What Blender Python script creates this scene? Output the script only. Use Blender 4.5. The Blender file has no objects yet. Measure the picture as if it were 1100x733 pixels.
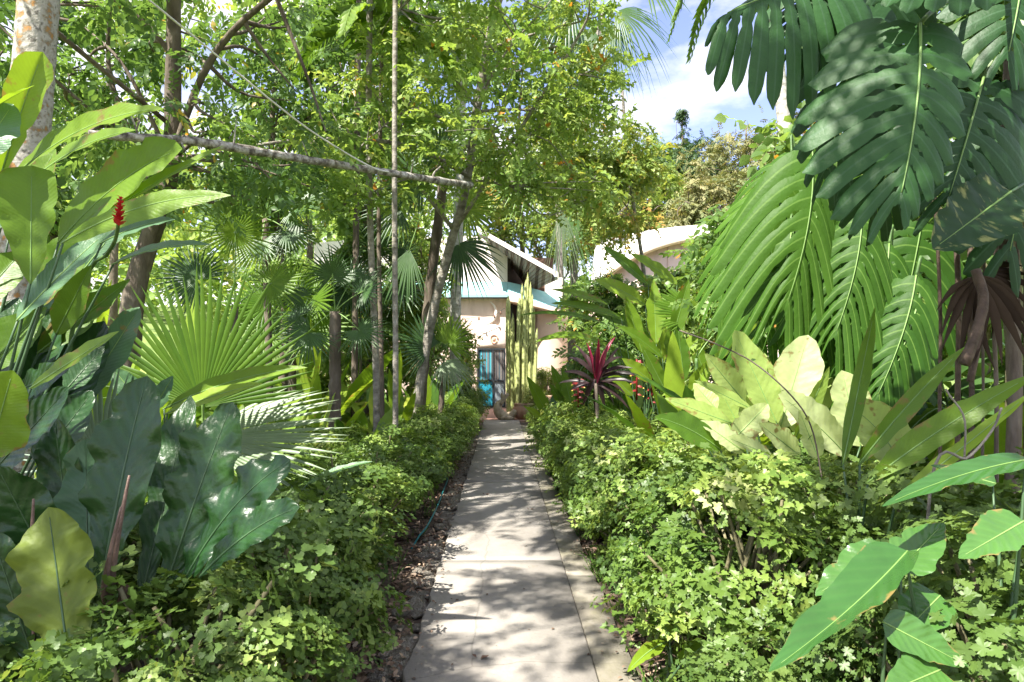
import bpy, math, random
import numpy as np

# ------------------------------------------------------------------ camera, sky, sun, exposure
S = bpy.context.scene
COL = S.collection
F_PX, CX, CY, CAM_H = 733.0, 539.0, 390.0, 1.55

cam_d = bpy.data.cameras.new("camera")
cam_d.sensor_width = 36.0
cam_d.lens = 36.0 * F_PX / 1100.0
cam_d.shift_x = (550.0 - CX) / 1100.0
cam_d.shift_y = (CY - 366.5) / 1100.0
cam_d.clip_start = 0.05
cam_d.clip_end = 3000
cam = bpy.data.objects.new("camera", cam_d)
COL.objects.link(cam)
cam.location = (0, 0, CAM_H)
cam.rotation_euler = (math.radians(90), 0, 0)
S.camera = cam

SUN_DIR = np.array([-0.40, -0.42, 0.81]); SUN_DIR /= np.linalg.norm(SUN_DIR)
elev = math.asin(SUN_DIR[2])
azim = math.atan2(SUN_DIR[0], SUN_DIR[1])          # from +Y towards +X

world = bpy.data.worlds.new("World")
S.world = world
world.use_nodes = True
wn, wl = world.node_tree.nodes, world.node_tree.links
for n in list(wn): wn.remove(n)
wout = wn.new("ShaderNodeOutputWorld"); bg = wn.new("ShaderNodeBackground")
sky = wn.new("ShaderNodeTexSky"); sky.sky_type = 'NISHITA'; sky.sun_disc = False
sky.sun_elevation = elev; sky.sun_rotation = azim
sky.altitude = 0; sky.air_density = 1.0; sky.dust_density = 0.25; sky.ozone_density = 2.6
tc = wn.new("ShaderNodeTexCoord"); mp = wn.new("ShaderNodeMapping")
mp.inputs['Scale'].default_value = (1.0, 1.0, 2.2); mp.inputs['Location'].default_value = (5.2, 2.5, 0.9)
nz = wn.new("ShaderNodeTexNoise"); nz.inputs['Scale'].default_value = 3.4; nz.inputs['Detail'].default_value = 9; nz.inputs['Roughness'].default_value = 0.56
rp = wn.new("ShaderNodeValToRGB")
rp.color_ramp.elements[0].position = 0.41; rp.color_ramp.elements[0].color = (0, 0, 0, 1)
rp.color_ramp.elements[1].position = 0.62; rp.color_ramp.elements[1].color = (1, 1, 1, 1)
mxc = wn.new("ShaderNodeMixRGB"); mxc.inputs[2].default_value = (3.9, 3.75, 3.45, 1)
wl.new(tc.outputs['Generated'], mp.inputs['Vector']); wl.new(mp.outputs[0], nz.inputs['Vector'])
wl.new(nz.outputs['Fac'], rp.inputs[0]); wl.new(rp.outputs[0], mxc.inputs[0]); tint = wn.new('ShaderNodeMixRGB'); tint.blend_type = 'MULTIPLY'; tint.inputs[0].default_value = 1; tint.inputs[2].default_value = (0.78, 0.62, 0.70, 1); wl.new(sky.outputs[0], tint.inputs[1]); wl.new(tint.outputs[0], mxc.inputs[1])
wl.new(mxc.outputs[0], bg.inputs['Color']); bg.inputs['Strength'].default_value = 0.125
wl.new(bg.outputs[0], wout.inputs['Surface'])

sun_d = bpy.data.lights.new("sun", 'SUN'); sun_d.energy = 4.1; sun_d.angle = math.radians(0.53); sun_d.color = (1.0, 0.95, 0.86)
sun = bpy.data.objects.new("sun", sun_d); COL.objects.link(sun)
from mathutils import Vector, Matrix, Euler
sun.rotation_euler = Vector(SUN_DIR.tolist()).to_track_quat('Z', 'Y').to_euler()
sun.location = (-20, -20, 40)

S.view_settings.view_transform = 'Standard'; S.view_settings.look = 'None'
S.view_settings.exposure = 2.05; S.view_settings.gamma = 1.0; S.view_settings.use_curve_mapping = False
S.cycles.use_denoising = True
S.cycles.max_bounces = 10; S.cycles.diffuse_bounces = 5; S.cycles.transmission_bounces = 6; S.cycles.glossy_bounces = 2
S.cycles.sample_clamp_indirect = 8.0
S.cycles.use_adaptive_sampling = True; S.cycles.adaptive_threshold = 0.015

RNG = np.random.default_rng(7)
random.seed(7)
PI = math.pi


def at(px, py, d):
    """a point of the place at depth d seen along this direction"""
    return np.array([(px - CX) / F_PX * d, d, CAM_H - (py - CY) / F_PX * d])


def unit(v):
    v = np.asarray(v, float)
    return v / (np.linalg.norm(v, axis=-1, keepdims=True) + 1e-12)


# ------------------------------------------------------------------ mesh builder
class MB:
    def __init__(self):
        self.v = []; self.nv = 0; self.loops = []; self.sizes = []; self.mat = []; self.rnd = []; self.uv = []

    def add(self, V, faces, mat=0, rnd=0.5, uv=None):
        """V (n,3); faces: list of (k,m) int arrays grouped by size"""
        V = np.asarray(V, float); n = len(V)
        self.v.append(V)
        self.rnd.append(np.broadcast_to(np.asarray(rnd, float), (n,)).copy())
        self.uv.append(np.zeros((n, 2)) if uv is None else np.asarray(uv, float))
        if isinstance(faces, np.ndarray): faces = [faces]
        for f in faces:
            f = np.asarray(f, int)
            if f.size == 0: continue
            self.loops.append((f + self.nv).ravel())
            self.sizes.append(np.full(len(f), f.shape[1], int))
            self.mat.append(np.full(len(f), mat, int))
        self.nv += n

    def scatter(self, T, pos, R, s, rnd, mat=0):
        """T: template (V, faces, uv); pos (N,3), R (N,3,3), s (N,)"""
        TV, TF, TU = T
        N, n = len(pos), len(TV)
        if N == 0: return
        W = np.einsum('nij,vj->nvi', R, TV) * np.asarray(s)[:, None, None] + pos[:, None, :]
        off = (np.arange(N) * n)
        fs = [(f[None] + off[:, None, None]).reshape(-1, f.shape[1]) for f in TF]
        self.add(W.reshape(-1, 3), fs, mat, np.repeat(rnd, n), np.tile(TU, (N, 1)))

    def build(self, name, mats, parent=None, smooth=True, loc=None):
        V = np.concatenate(self.v); L = np.concatenate(self.loops); Z = np.concatenate(self.sizes)
        if parent is not None:
            p = parent; o = np.zeros(3)
            while p is not None: o = o + np.array(p.location); p = p.parent
            V = V - o
        elif loc is not None:
            V = V - np.asarray(loc)
        me = bpy.data.meshes.new(name)
        me.vertices.add(len(V)); me.vertices.foreach_set('co', V.astype(np.float32).ravel())
        me.loops.add(len(L)); me.loops.foreach_set('vertex_index', L.astype(np.int32))
        me.polygons.add(len(Z))
        st = np.concatenate([[0], np.cumsum(Z)[:-1]])
        me.polygons.foreach_set('loop_start', st.astype(np.int32))
        me.polygons.foreach_set('loop_total', Z.astype(np.int32))
        me.polygons.foreach_set('material_index', np.concatenate(self.mat).astype(np.int32))
        me.polygons.foreach_set('use_smooth', np.full(len(Z), smooth))
        a = me.attributes.new('rnd', 'FLOAT', 'POINT'); a.data.foreach_set('value', np.concatenate(self.rnd).astype(np.float32))
        u = me.uv_layers.new(name='uv'); u.data.foreach_set('uv', np.concatenate(self.uv)[L].astype(np.float32).ravel())
        me.update(calc_edges=True)
        if not isinstance(mats, (list, tuple)): mats = [mats]
        for m in mats: me.materials.append(m)
        ob = bpy.data.objects.new(name, me); COL.objects.link(ob)
        if parent is not None: ob.parent = parent
        elif loc is not None: ob.location = tuple(float(x) for x in loc)
        return ob


def tag(o, label, cat, group=None, kind=None):
    if label: o['label'] = label
    if cat: o['category'] = cat
    if group: o['group'] = group
    if kind: o['kind'] = kind
    return o


def thing(name, label, cat, loc=(0, 0, 0), group=None):
    o = bpy.data.objects.new(name, None); COL.objects.link(o)
    o.location = tuple(float(x) for x in loc); o.empty_display_size = 0.1
    return tag(o, label, cat, group)


def structure(o):
    o['kind'] = 'structure'; return o


def dup(root, loc, rotz=0.0, scale=1.0, label=None, group=None):
    r = root.copy(); COL.objects.link(r)
    r.location = tuple(float(x) for x in loc); r.rotation_euler = (0, 0, rotz)
    r.scale = (scale, scale, scale) if np.isscalar(scale) else tuple(scale)
    if label: r['label'] = label
    if group: r['group'] = group
    for ch in list(root.children):
        c = ch.copy(); COL.objects.link(c); c.parent = r
        for g in list(ch.children):
            e = g.copy(); COL.objects.link(e); e.parent = c
    return r


# ------------------------------------------------------------------ shapes
def bez(a, c, b, n):
    t = np.linspace(0, 1, n)[:, None]
    return (1 - t) ** 2 * np.asarray(a) + 2 * t * (1 - t) * np.asarray(c) + t ** 2 * np.asarray(b)


def smooth_path(pts, n):
    """Catmull-Rom through the points"""
    P = np.asarray(pts, float)
    if len(P) == 2:
        t = np.linspace(0, 1, n)[:, None]; return P[0] * (1 - t) + P[1] * t
    Q = np.vstack([2 * P[0] - P[1], P, 2 * P[-1] - P[-2]])
    out = []
    for t in np.linspace(0, len(P) - 1, n):
        i = min(int(t), len(P) - 2); f = t - i
        p0, p1, p2, p3 = Q[i:i + 4]
        out.append(0.5 * ((2 * p1) + (-p0 + p2) * f + (2 * p0 - 5 * p1 + 4 * p2 - p3) * f * f + (-p0 + 3 * p1 - 3 * p2 + p3) * f ** 3))
    return np.array(out)


def tube(mb, P, r, k=8, mat=0, rnd=0.5, cap=True, rough=0.0):
    P = np.asarray(P, float); n = len(P)
    r = np.broadcast_to(np.asarray(r, float), (n,))
    T = unit(np.gradient(P, axis=0))
    a = np.array([0, 0, 1.0]) if abs(T[0][2]) < 0.9 else np.array([1.0, 0, 0])
    u = unit(np.cross(T[0], a)); U = []
    for t in T:
        u = unit(u - t * np.dot(u, t)); U.append(u)
    U = np.array(U); Wv = np.cross(T, U)
    ang = np.arange(k) / k * 2 * PI
    rr = r[:, None] * (1 + (rough * RNG.standard_normal((n, k)) if rough else 0))
    V = P[:, None] + rr[..., None] * (np.cos(ang)[None, :, None] * U[:, None] + np.sin(ang)[None, :, None] * Wv[:, None])
    i = np.arange(n - 1)[:, None] * k; j = np.arange(k)[None]; j2 = (j + 1) % k
    F = np.stack([i + j, i + j2, i + k + j2, i + k + j], -1).reshape(-1, 4)
    lens = np.concatenate([[0], np.cumsum(np.linalg.norm(np.diff(P, axis=0), axis=1))])
    uv = np.stack(np.broadcast_arrays(np.arange(k)[None] / k, lens[:, None]), -1).reshape(-1, 2)
    fs = [F]
    if cap:
        fs += [np.arange(k)[None, ::-1], (np.arange(k) + (n - 1) * k)[None]]
    mb.add(V.reshape(-1, 3), fs, mat, rnd, uv)


def box(mb, lo, hi, mat=0, bev=0.0, rnd=0.5):
    lo, hi = np.asarray(lo, float), np.asarray(hi, float)
    if bev <= 0:
        V = np.array([[x, y, z] for z in (lo[2], hi[2]) for (x, y) in ((lo[0], lo[1]), (hi[0], lo[1]), (hi[0], hi[1]), (lo[0], hi[1]))])
        F = np.array([[3, 2, 1, 0], [4, 5, 6, 7], [0, 1, 5, 4], [1, 2, 6, 5], [2, 3, 7, 6], [3, 0, 4, 7]])
        mb.add(V, F, mat, rnd)
    else:
        b = bev; rings = []
        for z, ins in ((lo[2], b), (lo[2] + b, 0), (hi[2] - b, 0), (hi[2], b)):
            x0, x1, y0, y1 = lo[0] + ins, hi[0] - ins, lo[1] + ins, hi[1] - ins
            c = b if ins == 0 else b * 0.4
            rings.append([[x0 + c, y0, z], [x1 - c, y0, z], [x1, y0 + c, z], [x1, y1 - c, z], [x1 - c, y1, z], [x0 + c, y1, z], [x0, y1 - c, z], [x0, y0 + c, z]])
        V = np.array(rings).reshape(-1, 3)
        F = np.array([[r * 8 + j, r * 8 + (j + 1) % 8, r * 8 + 8 + (j + 1) % 8, r * 8 + 8 + j] for r in range(3) for j in range(8)])
        mb.add(V, [F, np.arange(8)[None, ::-1], (np.arange(8) + 24)[None]], mat, rnd)


def lathe(mb, prof, c, k=24, mat=0, sq=(1, 1), rnd=0.5):
    prof = np.asarray(prof, float); n = len(prof); a = np.arange(k) / k * 2 * PI
    V = np.stack([c[0] + prof[:, 0:1] * np.cos(a) * sq[0], c[1] + prof[:, 0:1] * np.sin(a) * sq[1], c[2] + np.repeat(prof[:, 1:2], k, 1)], -1)
    i = np.arange(n - 1)[:, None] * k; j = np.arange(k)[None]; j2 = (j + 1) % k
    F = np.stack([i + j, i + j2, i + k + j2, i + k + j], -1).reshape(-1, 4)
    mb.add(V.reshape(-1, 3), [F, np.arange(k)[None, ::-1], (np.arange(k) + (n - 1) * k)[None]], mat, rnd)


def grid_faces(nv, nu):
    i = np.arange(nv - 1)[:, None] * nu; j = np.arange(nu - 1)[None]
    return np.stack([i + j, i + j + 1, i + nu + j + 1, i + nu + j], -1).reshape(-1, 4)


PROFILES = {
    'lance': lambda t: np.sin(PI * np.clip(t, 0, 1) ** 0.85) ** 0.85,
    'paddle': lambda t: np.clip(np.sin(PI * np.clip(t, 0, 1) ** 0.95), 0, 1) ** 0.55,
    'obl': lambda t: np.clip(t, 0, 1) ** 0.75 * np.sqrt(np.clip(1 - t ** 5, 0, 1)) * 1.25,
    'anth': lambda t: (np.clip(t, 0, 1) ** .8 * np.clip(1 - t ** 2.6, 0, 1) ** .75) / .53,
    'oval': lambda t: np.clip(np.sin(PI * np.clip(t, 0, 1) ** 0.75), 0, 1) ** 0.6,
    'strap': lambda t: np.clip((1 - np.exp(-9 * t)) * np.sqrt(np.clip(1 - t ** 3, 0, 1)), 0, 1),
    'heart': lambda t: np.clip(np.sin(PI * np.clip(t, 0, 1) ** 0.55), 0, 1) ** 0.75,
}


def blade(mb, P, N, hw, prof='lance', nu=9, fold=0.25, wave=0.0, wk=5, mat=0, rib_mat=None, rib=0.004, rnd=None, asym=0.0, droop=0.0, lobe=.06):
    """a broad leaf along the midrib P; N face normals; hw half width"""
    n = len(P); T = unit(np.gradient(P, axis=0))
    N = np.broadcast_to(np.asarray(N, float), (n, 3)); N = unit(N - T * (N * T).sum(1, keepdims=True))
    Sd = np.cross(T, N)
    t = np.linspace(0, 1, n); w = hw * PROFILES[prof](t) + 0.0015
    u = np.linspace(-1, 1, nu)
    ph = RNG.uniform(0, 6.28, 2); k1 = wk * RNG.uniform(0.8, 1.25, 2)
    wav = np.where(u[None] < 0, np.sin(2 * PI * k1[0] * t[:, None] + ph[0]) + 0.5 * np.sin(2 * PI * 2.3 * k1[0] * t[:, None] + ph[1]),
                   np.sin(2 * PI * k1[1] * t[:, None] + ph[1]) + 0.5 * np.sin(2 * PI * 1.9 * k1[1] * t[:, None] + ph[0])) * np.abs(u)[None] ** 1.6
    au = np.abs(u)[None]
    h = w[:, None] * (fold * au - droop * au ** 2) + wave * hw * wav * np.minimum(1, w[:, None] / hw * 1.5)
    ww = w[:, None] * u[None] * (1 + asym * np.sign(u)[None]) * (1 + wave * 0.25 * wav)
    def edge_noise():
        e = np.interp(t, np.linspace(0, 1, 9), RNG.normal(0, 1, 9)) + .6 * np.interp(t, np.linspace(0, 1, 17), RNG.normal(0, 1, 17))
        for _ in range(RNG.integers(0, 3)):
            c_ = RNG.uniform(.3, .9); e = e - 2.6 * np.exp(-((t - c_) / .03) ** 2)
        return e
    el_, er_ = edge_noise(), edge_noise()
    ww = ww * (1 + lobe * np.where(u[None] < 0, el_[:, None], er_[:, None]) * np.abs(u)[None] ** 2)
    V = P[:, None] + Sd[:, None] * ww[..., None] + N[:, None] * h[..., None]
    uv = np.stack(np.broadcast_arrays((u[None] + 1) / 2, t[:, None]), -1)
    r = RNG.uniform() if rnd is None else rnd
    mb.add(V.reshape(-1, 3), grid_faces(n, nu), mat, r, uv.reshape(-1, 2))
    if rib_mat is not None:
        m = n - 2
        tube(mb, P[:m] + N[:m] * 0.0008, np.linspace(rib, rib * 0.25, m), 5, rib_mat, r)


def leaf_pts(base, tip, bend=(0, 0, 0), n=18):
    b, t = np.asarray(base), np.asarray(tip)
    return bez(b, (b + t) / 2 + np.asarray(bend), t, n)


# templates ------------------------------------------------------------
def tmpl_simple(w=0.24, fold=0.06, curl=-0.12):
    V = np.array([[0, 0, 0], [0, .38, .02], [0, .72, .0], [0, 1, curl], [-w, .36, fold], [w, .36, fold], [-w * .72, .70, fold * .7 - .01], [w * .72, .70, fold * .7 - .01]])
    F3 = np.array([[0, 5, 1], [0, 1, 4], [2, 7, 3], [6, 2, 3]]); F4 = np.array([[1, 5, 7, 2], [4, 1, 2, 6]])
    U = np.stack([V[:, 0] / (2 * w) + .5, V[:, 1]], -1)
    return V, [F3, F4], U


def tmpl_fan_outline(ang, rad, cup=0.08, cy=0.42):
    """star-shaped leaf outline round a centre, joined to a stalk point"""
    a = np.radians(ang); V = [[0, cy, 0]]
    for q, r in zip(a, rad): V.append([r * math.sin(q), cy + r * math.cos(q), cup * r * r * 2.2 + RNG.uniform(-.02, .02)])
    V = np.array(V); m = len(ang)
    F = np.array([[0, 1 + i, 1 + (i + 1) % m] for i in range(m)])[:, ::-1]
    return V, [F], np.stack([V[:, 0] + .5, V[:, 1]], -1)


T_SIMPLE = tmpl_simple()
T_NARROW = tmpl_simple(0.15, 0.04, -0.2)
T_ROUND = tmpl_simple(0.36, 0.07, -0.08)
def lobed_tmpl(n, fn, cup, fold, seed):
    g = np.random.default_rng(seed); a = np.arange(n) / n * 2 * PI; r = fn(a) * (1 + g.normal(0, .05, n)); cy = .42
    V = [[0, cy, 0]] + [[r[i] * math.sin(a[i]), cy + r[i] * math.cos(a[i]), cup * r[i] ** 2 * 2 + fold * abs(r[i] * math.sin(a[i])) + g.normal(0, .022)] for i in range(n)]
    V = np.array(V); F = np.array([[0, 1 + (i + 1) % n, 1 + i] for i in range(n)])
    return V, [F], np.stack([V[:, 0] + .5, V[:, 1]], -1)
T_MAPLE = lobed_tmpl(30, lambda a: .38 + .095 * np.cos(5 * a) + .07 * np.cos(a) - .12 * np.exp(-((a - PI) / .4) ** 2) + .045 * np.cos(15 * a), -.16, .20, 1)
T_SCALLOP = lobed_tmpl(16, lambda a: .42 + .05 * np.cos(3 * a + .3) + .035 * np.cos(8 * a) - .14 * np.exp(-((a - PI) / .35) ** 2), .10, .10, 2)
T_FRILL = lobed_tmpl(14, lambda a: .36 + .09 * np.cos(3 * a) + .05 * np.cos(7 * a) + .06 * np.cos(a) - .10 * np.exp(-((a - PI) / .4) ** 2), -.05, .2, 3)


def frames(dirs, ups):
    y = unit(dirs); x = unit(np.cross(y, ups)); z = np.cross(x, y)
    return np.stack([x, y, z], -1)


def compose(T, pos, R, s):
    """a bigger template from copies of a template"""
    TV, TF, TU = T; n = len(TV); N = len(pos)
    W = np.einsum('nij,vj->nvi', R, TV) * np.asarray(s)[:, None, None] + pos[:, None]
    off = np.arange(N) * n
    return W.reshape(-1, 3), [(f[None] + off[:, None, None]).reshape(-1, f.shape[1]) for f in TF], np.tile(TU, (N, 1))


def sprig(T, k=9, size=0.32, droop=0.25, seed=0, spread=0.9):
    """a twig of length 1 with alternate leaves"""
    g = np.random.default_rng(seed); pos = []; D = []; Up = []; s = []
    for i in range(k):
        t = 0.12 + 0.85 * i / (k - 1); side = 1 if i % 2 else -1
        pos.append([g.normal(0, .01), t, -droop * t * t])
        a = side * g.uniform(0.7, 1.25) * spread if i < k - 1 else 0
        D.append([math.sin(a), math.cos(a), g.uniform(-.7, .12) - droop * t]); Up.append([g.normal(0, .38), g.normal(0, .25), 1]); s.append(size * g.uniform(.7, 1.2))
    return compose(T, np.array(pos), frames(np.array(D), np.array(Up)), s)


def rosette(T, k=8, size=0.5, seed=0, rise=0.25):
    g = np.random.default_rng(seed); pos = []; D = []; Up = []; s = []
    for i in range(k):
        a = i * 2.4 + g.uniform(-.3, .3); e = g.uniform(-.35, rise)
        r = 0.15 + 0.35 * math.sqrt(i / k)
        pos.append([r * math.cos(a), r * math.sin(a), 0.22 - .35 * r + g.normal(0, .06)])
        D.append([math.cos(a), math.sin(a), e]); Up.append([g.normal(0, .25), g.normal(0, .25), 1]); s.append(size * g.uniform(.7, 1.15))
    return compose(T, np.array(pos), frames(np.array(D), np.array(Up)), s)


# ------------------------------------------------------------------ materials
def new_mat(name):
    m = bpy.data.materials.new(name); m.use_nodes = True
    nt = m.node_tree
    for n in list(nt.nodes): nt.nodes.remove(n)
    return m, nt.nodes, nt.links


def ramp(nodes, stops):
    r = nodes.new("ShaderNodeValToRGB"); e = r.color_ramp.elements
    while len(e) > 1: e.remove(e[-1])
    e[0].position = stops[0][0]; e[0].color = (*stops[0][1], 1)
    for p, c in stops[1:]:
        x = e.new(p); x.color = (*c, 1)
    return r


def mth(nodes, links, op, a, b=None, c=None):
    n = nodes.new("ShaderNodeMath"); n.operation = op
    for i, x in enumerate((a, b, c)):
        if x is None: continue
        if isinstance(x, (int, float)): n.inputs[i].default_value = x
        else: links.new(x, n.inputs[i])
    return n.outputs[0]


def leaf_mat(name, stops, trans=0.35, rough=0.42, spec=0.5, tcol=(1.2, 1.12, 0.6), veins=0.0, vfreq=14, vslope=1.4, rib=None, variegate=None, mottle=0.25, fvein=None, fold_lines=0, spots=0.0, fine=0.0):
    m, N, L = new_mat(name)
    out = N.new("ShaderNodeOutputMaterial")
    at_ = N.new("ShaderNodeAttribute"); at_.attribute_name = 'rnd'
    r = ramp(N, stops); L.new(at_.outputs['Fac'], r.inputs[0]); col = r.outputs[0]
    geo = N.new("ShaderNodeNewGeometry")
    nz = N.new("ShaderNodeTexNoise"); nz.inputs['Scale'].default_value = 9; nz.inputs['Detail'].default_value = 4
    L.new(geo.outputs['Position'], nz.inputs['Vector'])
    if mottle:
        k = mth(N, L, 'MULTIPLY_ADD', nz.outputs['Fac'], mottle * 2, 1 - mottle)
        mm = N.new("ShaderNodeVectorMath"); mm.operation = 'SCALE'; L.new(col, mm.inputs[0]); L.new(k, mm.inputs['Scale']); col = mm.outputs[0]
    bump = None
    if veins or rib or variegate or fvein or spots:
        uvn = N.new("ShaderNodeUVMap"); sep = N.new("ShaderNodeSeparateXYZ"); L.new(uvn.outputs[0], sep.inputs[0])
        au = mth(N, L, 'ABSOLUTE', mth(N, L, 'MULTIPLY_ADD', sep.outputs[0], 2, -1))
        if veins:
            ph = mth(N, L, 'MULTIPLY_ADD', sep.outputs[1], vfreq, mth(N, L, 'MULTIPLY', au, -vslope))
            sn = mth(N, L, 'SINE', mth(N, L, 'MULTIPLY', ph, 2 * PI))
            sh = mth(N, L, 'POWER', mth(N, L, 'MULTIPLY_ADD', sn, 0.5, 0.5), 3.0)
            mx = N.new("ShaderNodeMixRGB"); mx.blend_type = 'MULTIPLY'; L.new(col, mx.inputs[1]); mx.inputs[2].default_value = (1.45, 1.4, 1.3, 1)
            L.new(mth(N, L, 'MULTIPLY', sh, veins), mx.inputs[0]); col = mx.outputs[0]
            bp = N.new("ShaderNodeBump"); bp.inputs['Strength'].default_value = min(1, veins * 0.8); bp.inputs['Distance'].default_value = 0.004
            L.new(sn, bp.inputs['Height']); bump = bp
        if variegate:
            ns = N.new("ShaderNodeTexNoise"); ns.inputs['Scale'].default_value = 3.2; ns.inputs['Detail'].default_value = 5
            mpv = N.new("ShaderNodeMapping"); mpv.inputs['Scale'].default_value = (1.0, 4.5, 1); mpv.inputs['Rotation'].default_value = (0, 0, 0.5)
            L.new(uvn.outputs[0], mpv.inputs[0]); L.new(mpv.outputs[0], ns.inputs['Vector'])
            rv = ramp(N, [(0.56, (0, 0, 0)), (0.68, (1, 1, 1))]); L.new(ns.outputs['Fac'], rv.inputs[0])
            mx = N.new("ShaderNodeMixRGB"); L.new(rv.outputs[0], mx.inputs[0]); L.new(col, mx.inputs[1]); mx.inputs[2].default_value = (*variegate, 1); col = mx.outputs[0]
        if spots:
            n5 = N.new("ShaderNodeTexNoise"); n5.inputs['Scale'].default_value = 22; n5.inputs['Detail'].default_value = 6; L.new(geo.outputs['Position'], n5.inputs['Vector'])
            n6 = N.new("ShaderNodeTexNoise"); n6.inputs['Scale'].default_value = 4; L.new(geo.outputs['Position'], n6.inputs['Vector'])
            edge = mth(N, L, 'MULTIPLY', mth(N, L, 'POWER', au, 6.0), .10)
            sm_ = mth(N, L, 'ADD', mth(N, L, 'ADD', mth(N, L, 'MULTIPLY', n5.outputs['Fac'], .6), mth(N, L, 'MULTIPLY', n6.outputs['Fac'], .5)), edge)
            rs_ = ramp(N, [(.69 - spots * .1, (0, 0, 0)), (.76 - spots * .1, (1, 1, 1))]); L.new(sm_, rs_.inputs[0])
            mx = N.new("ShaderNodeMixRGB"); L.new(mth(N, L, 'MULTIPLY', rs_.outputs[0], .85), mx.inputs[0]); L.new(col, mx.inputs[1]); mx.inputs[2].default_value = (.22, .15, .05, 1); col = mx.outputs[0]
        if fvein:
            vv = mth(N, L, 'ABSOLUTE', mth(N, L, 'MULTIPLY_ADD', sep.outputs[1], 2, -1))
            f = mth(N, L, 'MULTIPLY', mth(N, L, 'LESS_THAN', vv, 0.10), .6)
            mx = N.new("ShaderNodeMixRGB"); L.new(f, mx.inputs[0]); L.new(col, mx.inputs[1]); mx.inputs[2].default_value = (*fvein, 1); col = mx.outputs[0]
        if rib:
            f = mth(N, L, 'LESS_THAN', au, 0.035)
            mx = N.new("ShaderNodeMixRGB"); L.new(f, mx.inputs[0]); L.new(col, mx.inputs[1]); mx.inputs[2].default_value = (*rib, 1); col = mx.outputs[0]
    if fine:
        nf_ = N.new("ShaderNodeTexNoise"); nf_.inputs['Scale'].default_value = 38; nf_.inputs['Detail'].default_value = 5; L.new(geo.outputs['Position'], nf_.inputs['Vector'])
        bf = N.new("ShaderNodeBump"); bf.inputs['Strength'].default_value = fine; bf.inputs['Distance'].default_value = .012; L.new(nf_.outputs['Fac'], bf.inputs['Height'])
        if bump: L.new(bump.outputs[0], bf.inputs['Normal'])
        bump = bf
    p = N.new("ShaderNodeBsdfPrincipled"); L.new(col, p.inputs['Base Color'])
    p.inputs['Roughness'].default_value = rough
    p.inputs['Specular IOR Level'].default_value = spec
    if bump: L.new(bump.outputs[0], p.inputs['Normal'])
    if trans > 0:
        tr = N.new("ShaderNodeBsdfTranslucent")
        mt = N.new("ShaderNodeMixRGB"); mt.blend_type = 'MULTIPLY'; mt.inputs[0].default_value = 1; L.new(col, mt.inputs[1]); mt.inputs[2].default_value = (*tcol, 1)
        L.new(mt.outputs[0], tr.inputs['Color'])
        ms = N.new("ShaderNodeMixShader"); ms.inputs[0].default_value = trans
        L.new(p.outputs[0], ms.inputs[1]); L.new(tr.outputs[0], ms.inputs[2]); L.new(ms.outputs[0], out.inputs['Surface'])
    else:
        L.new(p.outputs[0], out.inputs['Surface'])
    return m


def noise_mat(name, stops, scale=6.0, rough=0.85, bump=0.4, bscale=None, dist=0.02, detail=8, spec=0.3, stretch=(1, 1, 1), obj=True, metal=0.0):
    m, N, L = new_mat(name)
    out = N.new("ShaderNodeOutputMaterial"); p = N.new("ShaderNodeBsdfPrincipled")
    tcn = N.new("ShaderNodeTexCoord"); mpn = N.new("ShaderNodeMapping"); mpn.inputs['Scale'].default_value = stretch
    L.new(tcn.outputs['Object'], mpn.inputs[0])
    nz = N.new("ShaderNodeTexNoise"); nz.inputs['Scale'].default_value = scale; nz.inputs['Detail'].default_value = detail; nz.inputs['Roughness'].default_value = 0.6
    L.new(mpn.outputs[0], nz.inputs['Vector'])
    r = ramp(N, stops); L.new(nz.outputs['Fac'], r.inputs[0]); L.new(r.outputs[0], p.inputs['Base Color'])
    p.inputs['Roughness'].default_value = rough; p.inputs['Specular IOR Level'].default_value = spec; p.inputs['Metallic'].default_value = metal
    if bump:
        n2 = N.new("ShaderNodeTexNoise"); n2.inputs['Scale'].default_value = bscale or scale * 3; n2.inputs['Detail'].default_value = 8
        L.new(mpn.outputs[0], n2.inputs['Vector'])
        b = N.new("ShaderNodeBump"); b.inputs['Strength'].default_value = bump; b.inputs['Distance'].default_value = dist
        L.new(n2.outputs['Fac'], b.inputs['Height']); L.new(b.outputs[0], p.inputs['Normal'])
    L.new(p.outputs[0], out.inputs['Surface'])
    return m


G = lambda r, g, b, k=1.0: (r * k, g * k, b * k)
M = {}
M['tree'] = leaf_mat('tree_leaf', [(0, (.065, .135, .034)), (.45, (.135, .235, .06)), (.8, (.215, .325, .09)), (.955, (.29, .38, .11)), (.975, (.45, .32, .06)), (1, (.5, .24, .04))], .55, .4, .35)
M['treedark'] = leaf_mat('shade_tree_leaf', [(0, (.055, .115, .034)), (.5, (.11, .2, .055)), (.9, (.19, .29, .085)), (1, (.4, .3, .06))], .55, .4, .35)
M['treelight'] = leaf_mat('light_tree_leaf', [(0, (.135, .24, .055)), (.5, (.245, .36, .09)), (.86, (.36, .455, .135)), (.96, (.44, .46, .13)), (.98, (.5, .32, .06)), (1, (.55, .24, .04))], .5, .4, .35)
M['treeautumn'] = leaf_mat('yellowing_tree_leaf', [(0, (.13, .21, .05)), (.5, (.22, .31, .075)), (.82, (.38, .39, .10)), (1, (.45, .26, .08))], .45, .45, .4)
M['treetan'] = leaf_mat('tan_tree_leaf', [(0, (.11, .15, .06)), (.5, (.20, .21, .09)), (1, (.30, .26, .13))], .3, .6, .2)
M['conifer'] = leaf_mat('conifer_leaf', [(0, (.03, .07, .025)), (1, (.09, .15, .05))], .2, .55, .3)
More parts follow.
